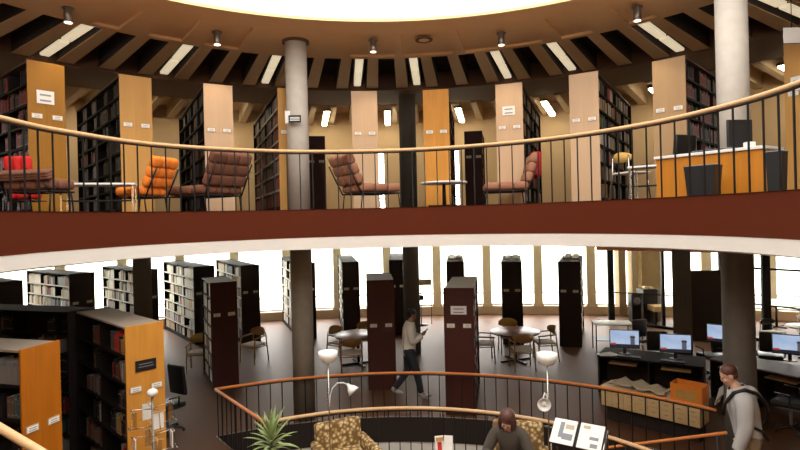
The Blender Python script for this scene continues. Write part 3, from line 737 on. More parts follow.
# red cloth
p = at(536, 170, k=52.5); q = MB(); q.cushion((0, 0, 0), (.15, .34, .46), .05, rx=.12); q.cushion((.03, .05, -.06), (.12, .22, .42), .04, rx=-.1)
o = q.build('jacket', M['red_fab']); o.location = (p.x, p.y, ZU + .80); tag(o, 'red jacket hung on the back of the right dusty brown lounge chair', 'jacket')
def flat_table(loc, rz, L, D, H, top, legm, label, name='coffee_table', cat='table'):
    t = empty(name, loc, rz, label, cat)
    a_ = MB(); a_.cushion((0, 0, H - .015), (L, D, .03), .008); a_.build('tabletop', M[top], t)
    for x in (-1, 1):
        for y in (-1, 1):
            l = MB(); l.box((x * (L / 2 - .03), y * (D / 2 - .03), (H - .03) / 2), (.025, .025, H - .03)); l.build('leg', M[legm], t)
    b = MB(); b.box((0, 0, H * .42), (L - .08, D - .08, .012)); b.build('lower_shelf', M['black'], t)
    return t
flat_table(U(100, 72), R(20), .92, .42, .41, 'white', 'chrome', 'white rectangular coffee table left of the orange chair')
def round_table(loc, r, H, top, label, legm='black', name='round_table', rim=None, foot=.3):
    t = empty(name, loc, 0, label, 'table')
    a_ = MB(); a_.lathe([(.0, H - .035), (r - .02, H - .035), (r, H - .025), (r, H - .008), (r - .01, H), (0, H)], 40); a_.build('tabletop', M[top], t)
    a_ = MB(); a_.lathe([(.035, .03), (.03, H - .036)], 16); a_.build('pedestal', M[legm], t)
    a_ = MB()
    for i in range(4): a_.box((math.cos(i * PI / 2 + .4) * foot / 2, math.sin(i * PI / 2 + .4) * foot / 2, .02), (foot, .05, .04), rz=i * PI / 2 + .4)
    a_.build('foot', M[legm], t)
    return t
round_table(U(444, 57), .41, .44, 'white', 'low round white table in front of the orange end panel')
# desk
dl, dr_ = at(655, 155, k=77), at(765, 147, k=90); dv = Vector((dr_.x - dl.x, dr_.y - dl.y)); L = dv.length
t = empty('reference_desk', ((dl.x + dr_.x) / 2, (dl.y + dr_.y) / 2, ZU), math.atan2(dv.y, dv.x), 'orange oak reference desk with white top at the upper right', 'desk')
HD = .545; q = MB(); q.box((0, .25, HD - .02), (L + .02, .54, .035)); q.build('worktop', M['white'], t, bevel=.004)
q = MB(); q.box((0, .02, (HD - .04) / 2), (L - .02, .03, HD - .04)); q.build('front_panel', M['desk_wood'], t)
for x in (-1, 1):
    q = MB(); q.box((x * (L / 2 - .02), .27, (HD - .04) / 2), (.03, .46, HD - .04)); q.build('side_panel', M['gold_wood'], t)
def on_desk(x, y): v = Matrix.Rotation(math.atan2(dv.y, dv.x), 4, 'Z') @ Vector((x, y, 0)); return Vector(((dl.x + dr_.x) / 2 + v.x, (dl.y + dr_.y) / 2 + v.y, ZU + HD))
def monitor(loc, rz, w, h, label, pic='screen', stand=.12, group=None, cat='monitor'):
    "screen faces local -y"
    t = empty('computer_monitor', loc, rz, label, cat, group)
    a_ = MB(); a_.cushion((0, .02, stand + h / 2), (w, .035, h), .008); a_.build('casing', M['plastic_black'], t)
    a_ = MB(); a_.box((0, 0, 0), (w - .03, .004, h - .035)); s_ = a_.build('screen', M[pic], t); s_.location = (0, .0005, stand + h / 2 + .004)
    a_ = MB(); a_.box((0, .05, stand * .6), (.06, .02, stand * 1.2)); a_.lathe([(.11, 0), (.10, .012)], 20, (0, .05, 0)); a_.build('stand', M['plastic_black'], t)
    return t
p = on_desk(.26, .32); monitor(p, math.atan2(dv.y, dv.x) + R(60), .32, .33, 'black monitor angled away on the orange reference desk', 'plastic_black', .04)
p = on_desk(-.05, .18); q = MB(); q.box((0, 0, .012), (.36, .13, .022)); q.cur = 1
for r_ in range(4):
    for c_ in range(12): q.box((-.16 + c_ * .029, -.045 + r_ * .03, .027), (.024, .024, .008))
o = q.build('keyboard', [M['plastic_black'], M['grey']]); o.location = p; o.rotation_euler = (0, 0, math.atan2(dv.y, dv.x)); tag(o, 'black keyboard lying on the orange reference desk', 'keyboard')
p = on_desk(.45, .06); q = MB(); q.cushion((0, 0, .03), (.09, .09, .055), .006); o = q.build('card_box', M['white']); o.location = (p.x, p.y, p.z + .0); tag(o, 'small white card box on the right of the orange desk', 'box')
def bin_(loc, rz, w, d_, h, label):
    t = empty('waste_bin', loc, rz, label, 'waste bin')
    a_ = MB(); a_.add([(-w*.42,-d_*.42,0),(w*.42,-d_*.42,0),(w*.42,d_*.42,0),(-w*.42,d_*.42,0),(-w/2,-d_/2,h),(w/2,-d_/2,h),(w/2,d_/2,h),(-w/2,d_/2,h),
        (-w/2+.01,-d_/2+.01,h),(w/2-.01,-d_/2+.01,h),(w/2-.01,d_/2-.01,h),(-w/2+.01,d_/2-.01,h),(-w*.41,-d_*.41,.02),(w*.41,-d_*.41,.02),(w*.41,d_*.41,.02),(-w*.41,d_*.41,.02)],
        [(3,2,1,0),(0,1,5,4),(1,2,6,5),(2,3,7,6),(3,0,4,7),(4,5,9,8),(5,6,10,9),(6,7,11,10),(7,4,8,11),(8,9,13,12),(9,10,14,13),(10,11,15,14),(11,8,12,15),(12,13,14,15)])
    a_.build('bin_body', M['plastic_black'], t)
    a_ = MB(); a_.tube([(-w/2, -d_/2, h), (w/2, -d_/2, h), (w/2, d_/2, h), (-w/2, d_/2, h)], .007, 6, closed=True); a_.build('rim', M['grey'], t)
    return t
rzd = math.atan2(dv.y, dv.x)
bp = at(703, 180, k=87.2); bin_((bp.x, bp.y, ZU), rzd, .34, .20, .345, 'black waste bin with grey rim in front of the orange desk')
bp = at(777, 180, k=97); bin_((bp.x, bp.y, ZU), rzd, .15, .16, .42, 'tall narrow black bin right of the orange desk')
def office_chair(loc, rz, label, m='plastic_black', H=1.0):
    t = empty('office_chair', loc, rz, label, 'chair')
    a_ = MB(); a_.cushion((0, 0, .46), (.46, .46, .09), .035); a_.build('seat', M[m], t)
    a_ = MB(); a_.cushion((0, -.22, .46 + (H - .46) / 2 + .08), (.42, .07, H - .56), .03, rx=-.1); a_.build('backrest', M[m], t)
    a_ = MB(); a_.tube([(0, 0, .08), (0, 0, .42)], .025, 8); a_.build('column', M['grey'], t)
    a_ = MB()
    for i in range(5): a_.tube([(0, 0, .09), (.27 * math.cos(i * 1.2566), .27 * math.sin(i * 1.2566), .06)], .016, 6); a_.ellip((.27 * math.cos(i * 1.2566), .27 * math.sin(i * 1.2566), .03), (.03, .03, .03), 8)
    a_.build('base', M[m], t)
    for x in (-1, 1):
        a_ = MB(); a_.tube([(x * .24, -.05, .45), (x * .27, -.05, .64), (x * .27, .15, .65)], .014, 6); a_.build('armrest', M[m], t)
    return t
p = at(697, 140, k=68); office_chair((p.x, p.y, ZU), R(200), 'black office chair behind the orange desk', H=.95)
# yellow chair and small table
def shell_chair(loc, rz, label, m='chair_back', legm='chrome', seat=.45, H=.78, name='side_chair', grp=None):
    t = empty(name, loc, rz, label, 'chair', grp)
    a_ = MB(); a_.cushion((0, .02, seat), (.42, .40, .035), .016); a_.build('seat', M['cream_fab'], t)
    a_ = MB()
    n_ = 9; vs = []
    for i in range(n_):
        u = -1 + 2 * i / (n_ - 1); y = -.20 + .07 * u * u; hh = .085 * math.sqrt(max(0.06, 1 - u * u * .95))
        for (dy, dz) in ((-.008, -hh), (-.008, hh), (.008, hh), (.008, -hh)): vs.append((u * .21, y + dy, H - .09 + dz))
    fs = [(i * 4 + j, i * 4 + (j + 1) % 4, (i + 1) * 4 + (j + 1) % 4, (i + 1) * 4 + j) for i in range(n_ - 1) for j in range(4)] + [(3, 2, 1, 0), ((n_ - 1) * 4, (n_ - 1) * 4 + 1, (n_ - 1) * 4 + 2, (n_ - 1) * 4 + 3)]
    a_.add(vs, fs, True); a_.build('backrest', M[m], t)
    for x in (-1, 1):
        l = MB(); l.tube([(x * .19, -.25, 0), (x * .18, -.18, seat), (x * .17, -.18, H - .06)], .012, 6); l.build('leg', M[legm], t)
        l = MB(); l.tube([(x * .19, .22, 0), (x * .18, .17, seat - .01)], .012, 6); l.build('leg', M[legm], t)
    return t
p = at(630, 180, k=63); shell_chair((p.x, p.y, ZU), R(-70), 'chair with rounded yellow plywood back beside the pale end panel upstairs', H=.78)
p = at(649, 180, k=68.5); flat_table((p.x, p.y, ZU), R(-40), .5, .36, .5, 'white', 'chrome', 'small white-topped table right of the yellow-backed chair', 'side_table')
# potted plant by the pale panel, mirror-like panel
p = at(240, 165, k=44); t = empty('hanging_plant', (p.x, p.y, ZU), 0, 'small dark trailing plant on a stand beside the third upper end panel', 'plant')
q = MB(); q.lathe([(.10, 0), (.10, .02), (.02, .04), (.02, .62), (.09, .64), (.12, .82), (.11, .82), (.1, .8)], 20); q.build('pot', M['pot'], t)
q = MB()
for i in range(26):
    a_ = i * 2.4; r_ = .10 + .13 * random.random(); hz = .85 + .35 * random.random()
    q.tube([(0, 0, .8), (math.cos(a_) * r_ * .6, math.sin(a_) * r_ * .6, hz), (math.cos(a_) * r_ * 1.3, math.sin(a_) * r_ * 1.3, hz - .12)], [.006, .016, .003], 4)
q.build('foliage', mat('leaf_dark', (.05, .06, .03), .6), t)
# small signs
p = at(293.5, 121, k=56.5); t = empty('bracket_sign', (p.x, p.y, p.z), 0, 'small black bracket sign beside the left upper column', 'sign')
q = MB(); q.box((-.10, 0, .07), (.09, .02, .22)); q.build('backing_plate', M['white'], t)
q = MB(); q.box((.03, -.03, .03), (.22, .015, .13)); q.cur = 1
for z_ in (.055, .03, .005): q.box((.03, -.039, z_), (.17, .003, .012))
q.build('sign_panel', [M['black'], M['paper']], t)
p = at(789, 37, k=71.5); t = empty('notice_sign', (p.x, p.y - .06, p.z), 0, 'white rounded notice above the golden end panel at upper right', 'sign')
q = MB(); q.cushion((0, 0, 0), (.26, .02, .22), .009); q.build('board', M['white'], t)
q = MB(); q.tube([(-.13, 0, -.11), (.13, 0, -.11), (.13, 0, .11), (-.13, 0, .11)], .008, 6, closed=True); q.build('frame', M['black'], t)
q = MB(); q.tube([(0, .01, .11), (0, .01, ZC - p.z)], .006, 6); q.build('hanger', M['black'], t)
# ------------------------------------------------------------------ lower floor furniture
def G(px, py, k): p = at(px, py, k=k); return (p.x, p.y, 0)
def wood_chair(loc, rz, label, grp='wooden chairs on the lower floor', back='chair_wood', pad='cream_fab'):
    "open armchair with curved plywood back, faces local +y"
    t = empty('wooden_armchair', loc, rz, label, 'chair', grp)
    a_ = MB(); a_.cushion((0, .02, .45), (.46, .44, .05), .02); a_.build('seat', M[pad], t)
    a_ = MB(); n_ = 11; vs = []
    for i in range(n_):
        u = -1 + 2 * i / (n_ - 1); y = -.24 + .10 * u * u; hh = .11 * math.sqrt(max(0.08, 1 - u * u * .9))
        for (dy, dz) in ((-.010, -hh), (-.010, hh), (.010, hh), (.010, -hh)): vs.append((u * .25, y + dy - dz * .15, .74 + dz))
    fs = [(i * 4 + j, i * 4 + (j + 1) % 4, (i + 1) * 4 + (j + 1) % 4, (i + 1) * 4 + j) for i in range(n_ - 1) for j in range(4)] + [(3, 2, 1, 0), ((n_ - 1) * 4, (n_ - 1) * 4 + 1, (n_ - 1) * 4 + 2, (n_ - 1) * 4 + 3)]
    a_.add(vs, fs, True); a_.build('backrest', M[back], t)
    for x in (-1, 1):
        l = MB(); l.tube([(x * .24, -.27, 0), (x * .235, -.22, .44), (x * .22, -.20, .74)], [.015, .019, .014], 6); l.build('leg', M['chair_wood'], t)
        l = MB(); l.tube([(x * .25, .24, 0), (x * .245, .22, .44), (x * .25, .20, .63)], [.014, .018, .014], 6); l.build('leg', M['chair_wood'], t)
        l = MB(); l.tube([(x * .25, .24, .63), (x * .255, .0, .65), (x * .24, -.20, .66)], .018, 6); l.build('armrest', M['chair_wood'], t)
    r_ = MB(); r_.tube([(-.24, .19, .40), (.24, .19, .40)], .014, 6); r_.tube([(-.23, -.21, .40), (.23, -.21, .40)], .014, 6)
    for x in (-.24, .24): r_.tube([(x, -.21, .40), (x, .20, .40)], .014, 6)
    r_.build('seat_rail', M['chair_wood'], t)
    return t
tp = Vector(at(515, 331, z=.73)); round_table((tp.x, tp.y, 0), .61, .73, 'table_red', 'round reddish table with four chairs, right of the signed bookcase', foot=.42, name='reading_table')
t2 = Vector(at(358, 334, z=.73)); round_table((t2.x, t2.y, 0), .60, .73, 'table_red', 'round reddish table half hidden by the maroon bookcase left of the walking man', foot=.42, name='reading_table')
def ring_chair(c, px, dy, label, back='chair_wood'):
    pass
wc = wood_chair((tp.x + .02, tp.y + .86, 0), R(180), 'wooden chair with yellow back on the far side of the right round table', back='chair_back')
for (x, y, lab) in ((-.78, .02, 'wooden chair with pale seat at the left of the right round table'), (0.02, -.66, 'wooden chair on the near side of the right round table'), (.74, .02, 'wooden chair with pale seat at the right of the right round table')):
    a_ = math.atan2(-x, y); dup(wc, (tp.x + x, tp.y + y, 0), math.atan2(x, -y), lab)
fixb = [c for c in C.objects if c.parent and c.parent.get('label', '').startswith('wooden chair') and 'yellow back' not in c.parent.get('label', '') and c.name.startswith('backrest')]
wb = fixb[0].data.copy(); wb.materials.clear(); wb.materials.append(M['chair_wood'])
for b in fixb: b.data = wb
src = next(o for o in C.objects if o.get('label', '').startswith('wooden chair with pale seat at the left of'))
dup(src, (t2.x + .12, t2.y + .84, 0), R(172), 'wooden chair on the far side of the left round table')
dup(src, (t2.x - .50, t2.y + .42, 0), R(-125), 'wooden chair at the upper left of the left round table')
dup(src, (t2.x - .10, t2.y - .72, 0), R(5), 'wooden chair on the near side of the left round table')
p = at(254, 350, k=39); dup(src, (p.x, p.y, 0), R(150), 'lone wooden chair against the dark far bookcase, left of the left column')
p = at(199, 345, k=41); dup(wc, (p.x, p.y, 0), R(190), 'yellow-backed wooden chair left of the maroon corner bookcase')

# stand near the walking man
p = at(422, 340, k=30); t = empty('display_stand', (p.x, p.y, 0), 0, 'tall display stand with pale header board behind the walking man', 'display stand')
q = MB(); q.lathe([(.22, 0), (.22, .02), (.02, .03), (.018, 1.55)], 16); q.build('pole', M['black'], t)
q = MB(); q.box((.08, 0, 1.42), (.56, .04, .20)); q.build('header_board', M['tanwall'], t)
q = MB(); q.cushion((0, -.06, .92), (.18, .14, .16), .03); q.build('black_holder', M['black'], t)
q = MB(); q.tube([(.34, 0, 1.32), (.34, 0, -.0 + .02)], .012, 6); q.tube([(-.1, 0, .3), (.34, 0, .3)], .01, 6); q.build('side_rod', M['black'], t)

# big armchairs -------------------------------------------------------------
def armchair(loc, rz, label, bh=.48):
    t = empty('armchair', loc, rz, label, 'armchair', 'spotted armchairs by the stair opening')
    a_ = MB(); a_.cushion((0, .06, .35), (.56, .60, .18), .06); a_.build('seat_cushion', M['spotted'], t)
    a_ = MB(); a_.cushion((0, -.30, .30 + bh / 2), (.66, .16, bh), .05, rx=.14); a_.build('backrest', M['spotted'], t)
    for x in (-1, 1):
        a_ = MB(); a_.cushion((x * .34, .03, .38), (.12, .72, .36), .045, rx=0); a_.build('armrest', M['spotted'], t)
        for y in (-.28, .30):
            l = MB(); l.tube([(x * .30, y, 0), (x * .29, y, .22)], [.015, .025], 8); l.build('leg', M['chair_wood'], t)
    a_ = MB(); a_.cushion((0, .02, .25), (.60, .66, .12), .03); a_.build('base', M['spotted'], t)
    return t
ac = at(344, 425, k=75); armchair((ac.x, ac.y + .1, 0), R(205), 'gold spotted armchair in front of the left floor lamp')
wpv = at(513, 430, k=82)
armchair((wpv.x + .12, wpv.y + .29, 0), R(168), 'gold spotted armchair the woman sits in', .56)

# floor lamps ---------------------------------------------------------------
def floor_lamp(loc, label, arm, z=1.80, drop=None):
    t = empty('floor_lamp', loc, 0, label, 'floor lamp', 'white floor lamps with reading arm')
    a_ = MB(); a_.lathe([(.14, 0), (.14, .02), (.03, .035), (.012, .05)], 24); a_.build('base', M['chrome'], t)
    a_ = MB(); a_.tube([(0, 0, .04), (0, 0, z - .14)], .011, 8); a_.build('pole', M['chrome'], t)
    a_ = MB(); a_.lathe([(.02, z - .16), (.05, z - .155), (.10, z - .12), (.125, z - .06), (.13, z), (.122, z), (.115, z - .06), (.05, z - .13), (.0, z - .14)], 28); a_.build('bowl_shade', M['lampwhite'], t)
    a_ = MB(); a_.tube(arm, .008, 8); a_.build('arm', M['lampwhite'], t)
    e = Vector(arm[-1]); d_ = (Vector(arm[-1]) - Vector(arm[-2])).normalized() if drop is None else Vector(drop).normalized()
    m_ = d_.to_track_quat('Z', 'Y').to_matrix().to_4x4()
    a_ = MB(); a_.lathe([(.018, -.01), (.022, .02), (.06, .07), (.085, .13), (.08, .13), (.055, .07), (.0, .03)], 24, e, m_); a_.build('reading_shade', M['lampwhite'], t)
    b_ = MB(); b_.ellip(e + d_ * .08, (.03, .03, .03), 12); b_.build('bulb', M['lampwhite'], t)
    return t
lp = at(329, 400, k=73.5)
floor_lamp((lp.x, lp.y, 0), 'white bowl floor lamp with curved reading arm behind the left armchair', [(0, 0, 1.02), (.012, 0, 1.18), (.05, 0, 1.30), (.12, 0, 1.37), (.20, 0, 1.37), (.26, 0, 1.345)], drop=(.55, -.2, -.6))
lp2 = at(548, 400, k=77.5)
floor_lamp((lp2.x, lp2.y, 0), 'white bowl floor lamp with small round reading shade beside the magazine rack', [(0, 0, 1.12), (-.02, -.01, 1.26), (-.05, -.03, 1.30), (-.075, -.05, 1.24), (-.08, -.06, 1.20)], drop=(-.15, -1, .02))

# plant ---------------------------------------------------------------------
pp = at(271, 430, k=84); t = empty('potted_dracaena', (pp.x, pp.y, 0), 0, 'green spiky potted plant at the left corner of the inner railing', 'plant')
q = MB(); q.lathe([(.14, 0), (.17, .34), (.18, .36), (.165, .36), (.15, .32), (0, .32)], 24); q.build('pot', M['pot'], t)
q = MB(); q.lathe([(.15, .31), (.15, .325)], 20); q.build('soil', M['soil'], t)
q = MB(); q.tube([(0, 0, .3), (.01, 0, .7), (0, 0, 1.08)], .018, 8); q.build('stem', M['pot'], t)
q = MB(); random.seed(11)
for i in range(46):
    a_ = i * 2.399; el = .15 + 1.15 * (i / 46); ln = .31 + .10 * random.random(); z0 = .84 + .22 * i / 46; seg = 6
    dirh = Vector((math.cos(a_), math.sin(a_), 0)); side = Vector((-dirh.y, dirh.x, 0)); vs = []
    for j in range(seg + 1):
        u = j / seg; out = ln * (math.cos(el) * u); up = ln * (math.sin(el) * u * 1.0) - .22 * (1 - i / 60) * u * u * (1.2 - el * .6)
        c_ = Vector((0, 0, z0)) + dirh * out + Vector((0, 0, up)); wd = .021 * math.sin(PI * min(1, .18 + u * .82)) + .001
        vs += [c_ - side * wd + Vector((0, 0, .006)), c_, c_ + side * wd + Vector((0, 0, .006))]
    fs = []
    for j in range(seg): fs += [(3*j, 3*j+1, 3*j+4, 3*j+3), (3*j+1, 3*j+2, 3*j+5, 3*j+4)]
    q.add(vs, fs, True)
random.seed(5)
lo = q.build('foliage', M['leaf'], t); so = lo.modifiers.new('t', 'SOLIDIFY'); so.thickness = .002
# leaflet spinner -----------------------------------------------------------
sp_ = at(153, 420, k=85); t = empty('leaflet_rack', (sp_.x, sp_.y, 0), 0, 'revolving wire and clear plastic leaflet rack in front of the orange-ended bookcase', 'leaflet rack')
q = MB(); q.lathe([(.20, 0), (.19, .03), (.02, .05), (.014, 1.60)], 16); q.build('pole', M['steel'], t)
q = MB(); q.ellip((0, 0, 1.61), (.062, .062, .05), 16); q.build('finial', M['paper'], t)
for lvl, z0 in enumerate((.60, .92, 1.24)):
    for i in range(4):
        a_ = i * PI / 2 + .5 + lvl * .12; c_, s_ = math.cos(a_), math.sin(a_)
        w = MB(); w.tube([(0, 0, z0 + .18), (c_ * .22, s_ * .22, z0 + .22), (c_ * .25, s_ * .25, z0), (0, 0, z0 - .02)], .006, 6)
        w.tube([(c_ * .25 - s_ * .07, s_ * .25 + c_ * .07, z0), (c_ * .25 + s_ * .07, s_ * .25 - c_ * .07, z0)], .006, 6); w.tube([(c_ * .22 - s_ * .07, s_ * .22 + c_ * .07, z0 + .2), (c_ * .22 + s_ * .07, s_ * .22 - c_ * .07, z0 + .2)], .006, 6)
        w.build('wire_arm', M['tan_lam'] if i % 2 else M['chrome'], t)
        w = MB(); w.box((c_ * .20, s_ * .20, z0 + .10), (.012, .11, .19), rz=a_); w.build('leaflet_pocket', M['paper' if (i + lvl) % 2 else 'clear'], t)
# magazine rack -------------------------------------------------------------
mp_ = at(579, 440, k=86); MRZ = R(-34)
t = empty('magazine_rack', (mp_.x, mp_.y, 0), MRZ, 'grey metal magazine stand with sloping top at the inner railing', 'magazine rack')
q = MB(); q.box((0, 0, 1.0), (.62, .30, .02), rx=R(38)); q.box((0, -.125, .915), (.62, .02, .05)); q.build('sloping_tray', M['black'], t)
for x in (-1, 1):
    l = MB(); l.tube([(x * .29, .14, 0), (x * .29, .10, 1.10), (x * .29, -.13, .90), (x * .29, -.14, 0)], .013, 8); l.build('side_frame', M['chrome'], t)
q = MB(); q.box((0, 0, .45), (.58, .22, .015)); q.build('lower_shelf', M['black'], t)
for x, lab, mm in ((-.17, 'open white magazine with a grey picture, left one on the sloping rack', 0), (.14, 'white magazine with small drawings, right one on the sloping rack', 1)):
    q = MB(); q.box((0, 0, 0), (.27, .32, .012)); q.cur = 1
    if mm == 0: q.box((-.03, .02, .0065), (.05, .20, .002)); q.box((.05, -.06, .0065), (.12, .08, .002)); q.cur = 2; q.box((.06, .07, .0065), (.10, .06, .002))
    else: q.box((.04, -.02, .0065), (.10, .04, .002)); q.box((.05, -.11, .0065), (.08, .05, .002)); q.cur = 2; q.box((-.06, .11, .0065), (.08, .04, .002))
    o = q.build('magazine', [M['paper'], M['grey'], M['book_tan']])
    m_ = Matrix.Translation((mp_.x, mp_.y, 0)) @ Matrix.Rotation(MRZ, 4, 'Z') @ Matrix.Translation((x, -.02, 1.030)) @ Matrix.Rotation(R(38), 4, 'X'); o.matrix_world = m_
    tag(o, lab, 'magazine', 'magazines on the sloping rack')
# low table with leaflet
tb = at(440, 470, k=84); round_table((tb.x, tb.y, 0), .26, .64, 'white', 'small round white table between the two spotted armchairs', name='side_table')
lf = MB(); lf.box((-.045, 0, .17), (.105, .008, .34), rx=R(-12), rz=.22); lf.box((.055, 0, .17), (.105, .008, .34), rx=R(-12), rz=-.22); lf.cur = 1; lf.box((-.045, -.008, .19), (.05, .004, .16), rx=R(-12), rz=.22); lf.cur = 2; lf.box((-.045, -.004, .31), (.09, .004, .04), rx=R(-12), rz=.22); lf.box((.06, -.008, .09), (.04, .004, .12), rx=R(-12), rz=-.22)
o = lf.build('leaflet', [M['paper'], M['book_red'], M['book_ochre']]); o.location = (tb.x + .05, tb.y, .64); tag(o, 'upright folded leaflet with orange picture on the small round table', 'leaflet')

# computers at the right ----------------------------------------------------
def desk(l, r, k0_, k1_, dep, H, label, grp=None, front='dark', top='dark', mod=True):
    a_ = at(l, 360, k=k0_); b_ = at(r, 365, k=k1_); v = Vector((b_.x - a_.x, b_.y - a_.y)); L = v.length; rz = math.atan2(v.y, v.x)
    t = empty('computer_desk', ((a_.x + b_.x) / 2, (a_.y + b_.y) / 2, 0), rz, label, 'desk', grp)
    q = MB(); q.box((0, dep / 2, H - .015), (L, dep, .03)); q.build('worktop', M[top], t, bevel=.004)
    q = MB(); q.box((0, dep - .05, H / 2), (L - .04, .02, H - .06)); q.build('modesty_panel', M[front], t)
    for x in (-L / 2 + .02, 0, L / 2 - .02):
        q = MB(); q.box((x, dep / 2, (H - .03) / 2), (.03, dep - .04, H - .03)); q.build('side_panel', M[front], t)
    for x in (-L / 4, L / 4):
        q = MB(); q.box((x, .14, H - .13), (.5, .26, .02)); q.build('keyboard_tray', M['tan_lam'], t)
    return t, rz, a_, b_, L
d1, rz1, a1, b1, L1 = desk(597, 704, 50, 55, .8, .74, 'long dark computer desk behind the pale drawer cabinet', top='case_metal')
def on1(px, y, pyk, z=.74):
    "point on desk1 whose column is px"
    n_ = Vector((-math.sin(rz1), math.cos(rz1)));
    best = None
    for i in range(101):
        u = i / 100; q = Vector((a1.x, a1.y)).lerp(Vector((b1.x, b1.y)), u) + n_ * y; x = 400 + F * q.x / q.y + S * 120
        if best is None or abs(x - px) < best[0]: best = (abs(x - px), q)
    return (best[1].x, best[1].y, z)
monitor(on1(624.5, .34, 0), rz1 + R(14), .56, .37, 'computer screen showing a blue desktop picture, leftmost of the row', group='blue computer screens')
monitor(on1(675.5, .34, 0), rz1 + R(14), .56, .37, 'computer screen showing a blue desktop picture, second from left behind the drawer cabinet', group='blue computer screens')
d2, rz2, a2, b2, L2 = desk(709, 806, 52, 60, .75, .74, 'dark computer desk behind the right lower column', top='case_brown')
p = at(722, 350, k=49.5); monitor((p.x, p.y, .78), R(-38), .54, .37, 'computer screen half hidden behind the left of the right lower column', group='blue computer screens')
p = at(790, 350, k=54); monitor((p.x, p.y, .76), R(-30), .56, .37, 'computer screen at the right edge of the picture', group='blue computer screens')
for (px, lab) in ((618, 'white papers left of the leftmost screen'),):
    o_ = on1(606, .14, 0); q = MB(); q.box((0, 0, .003), (.3, .2, .004)); q.box((.1, .03, .007), (.21, .28, .004), rz=.3); o = q.build('paper_sheets', M['paper']); o.location = (o_[0], o_[1], .742); tag(o, 'loose white papers on the left end of the long computer desk', 'papers')
for (px, lab) in ((628, 'black keyboard in front of the leftmost blue screen'), (672, 'black keyboard in front of the second blue screen')):
    o_ = on1(px, .12, 0); q = MB(); q.box((0, 0, .012), (.42, .14, .02)); q.cur = 1
    for r_ in range(4):
        for c_ in range(13): q.box((-.185 + c_ * .031, -.048 + r_ * .03, .025), (.025, .024, .007))
    o = q.build('keyboard', [M['plastic_black'], M['grey']]); o.location = (o_[0], o_[1], .742); o.rotation_euler = (0, 0, rz1); tag(o, lab, 'keyboard', 'keyboards on the long desk')
# pale sorter against the far railing
sa, sb = at(601, 390, k=57.5), at(700, 410, k=65.5); v = Vector((sb.x - sa.x, sb.y - sa.y)); L = v.length; rz = math.atan2(v.y, v.x)
t = empty('card_catalogue', ((sa.x + sb.x) / 2, (sa.y + sb.y) / 2, 0), rz, 'low pale plywood drawer cabinet behind the red handrail, cloth and orange box on top', 'drawer cabinet')
HS = .60
q = MB(); q.box((0, .20, HS - .01), (L, .42, .02)); q.build('top_board', M['cream_wood'], t)
q = MB(); q.box((0, .21, HS - .18), (L - .01, .40, .32)); q.build('carcass', M['cream_wood'], t)
for i in range(8):
    for j in range(2):
        q = MB(); q.box((-L / 2 + (i + .5) * L / 8, .004, HS - .10 - j * .155), (L / 8 - .012, .02, .145)); dw = q.build('drawer', M['cream_wood'], t)
        q = MB(); q.tube([(-L / 2 + (i + .5) * L / 8 - .03, -.014, HS - .10 - j * .155), (-L / 2 + (i + .5) * L / 8 + .03, -.014, HS - .10 - j * .155)], .005, 6); q.build('handle', M['tan_lam'], dw)
q = MB(); q.box((0, .24, (HS - .34) / 2), (L - .10, .30, HS - .34)); q.build('plinth', M['dark'], t)
def on_s(x, y, z=HS): m_ = Matrix.Translation(((sa.x + sb.x) / 2, (sa.y + sb.y) / 2, 0)) @ Matrix.Rotation(rz, 4, 'Z'); return m_ @ Vector((x, y, z))
q = MB(); random.seed(3); n_ = 14; vs = []
for i in range(n_):
    for j in range(6):
        vs.append((-.45 + .9 * i / (n_ - 1) + .02 * random.random(), -.17 + .34 * j / 5, .025 + .05 * random.random() + .05 * math.sin(i * .8) ** 2))
fs = [(i * 6 + j, (i + 1) * 6 + j, (i + 1) * 6 + j + 1, i * 6 + j + 1) for i in range(n_ - 1) for j in range(5)]
q.add(vs, fs, True); o = q.build('cloth', mat('beige_cloth', (.50, .42, .29), .9)); sd = o.modifiers.new('s', 'SOLIDIFY'); sd.thickness = .02; o.location = on_s(-.22, .21); o.rotation_euler = (0, 0, rz); tag(o, 'crumpled beige cloth lying on the pale drawer cabinet', 'cloth')
t = empty('cardboard_box', on_s(L / 2 - .22, .22), rz, 'bright orange open box at the right end of the pale drawer cabinet', 'box')
q = MB(); w_, d_, h_ = .46, .30, .26
for c_, s_ in (((0, -d_ / 2, h_ / 2), (w_, .01, h_)), ((0, d_ / 2, h_ / 2), (w_, .01, h_)), ((-w_ / 2, 0, h_ / 2), (.01, d_, h_)), ((w_ / 2, 0, h_ / 2), (.01, d_, h_)), ((0, 0, .006), (w_, d_, .01))): q.box(c_, s_)
q.build('box_body', M['orange_card'], t)
q = MB(); q.box((0, -d_ / 2 - .007, h_ * .42), (.30, .004, .15)); q.build('front_label', M['book_ochre'], t)
q = MB()
for i in range(5): q.box((.19 + .012 * i, 0, .17 + .01 * i), (.008, .24, .28), ry=.25 + .08 * i)
o = q.build('plastic_folder', M['paper']); o.location = on_s(L / 2 + .02, .22); o.rotation_euler = (0, 0, rz); tag(o, 'pale loose folders leaning at the right of the orange box', 'folders')
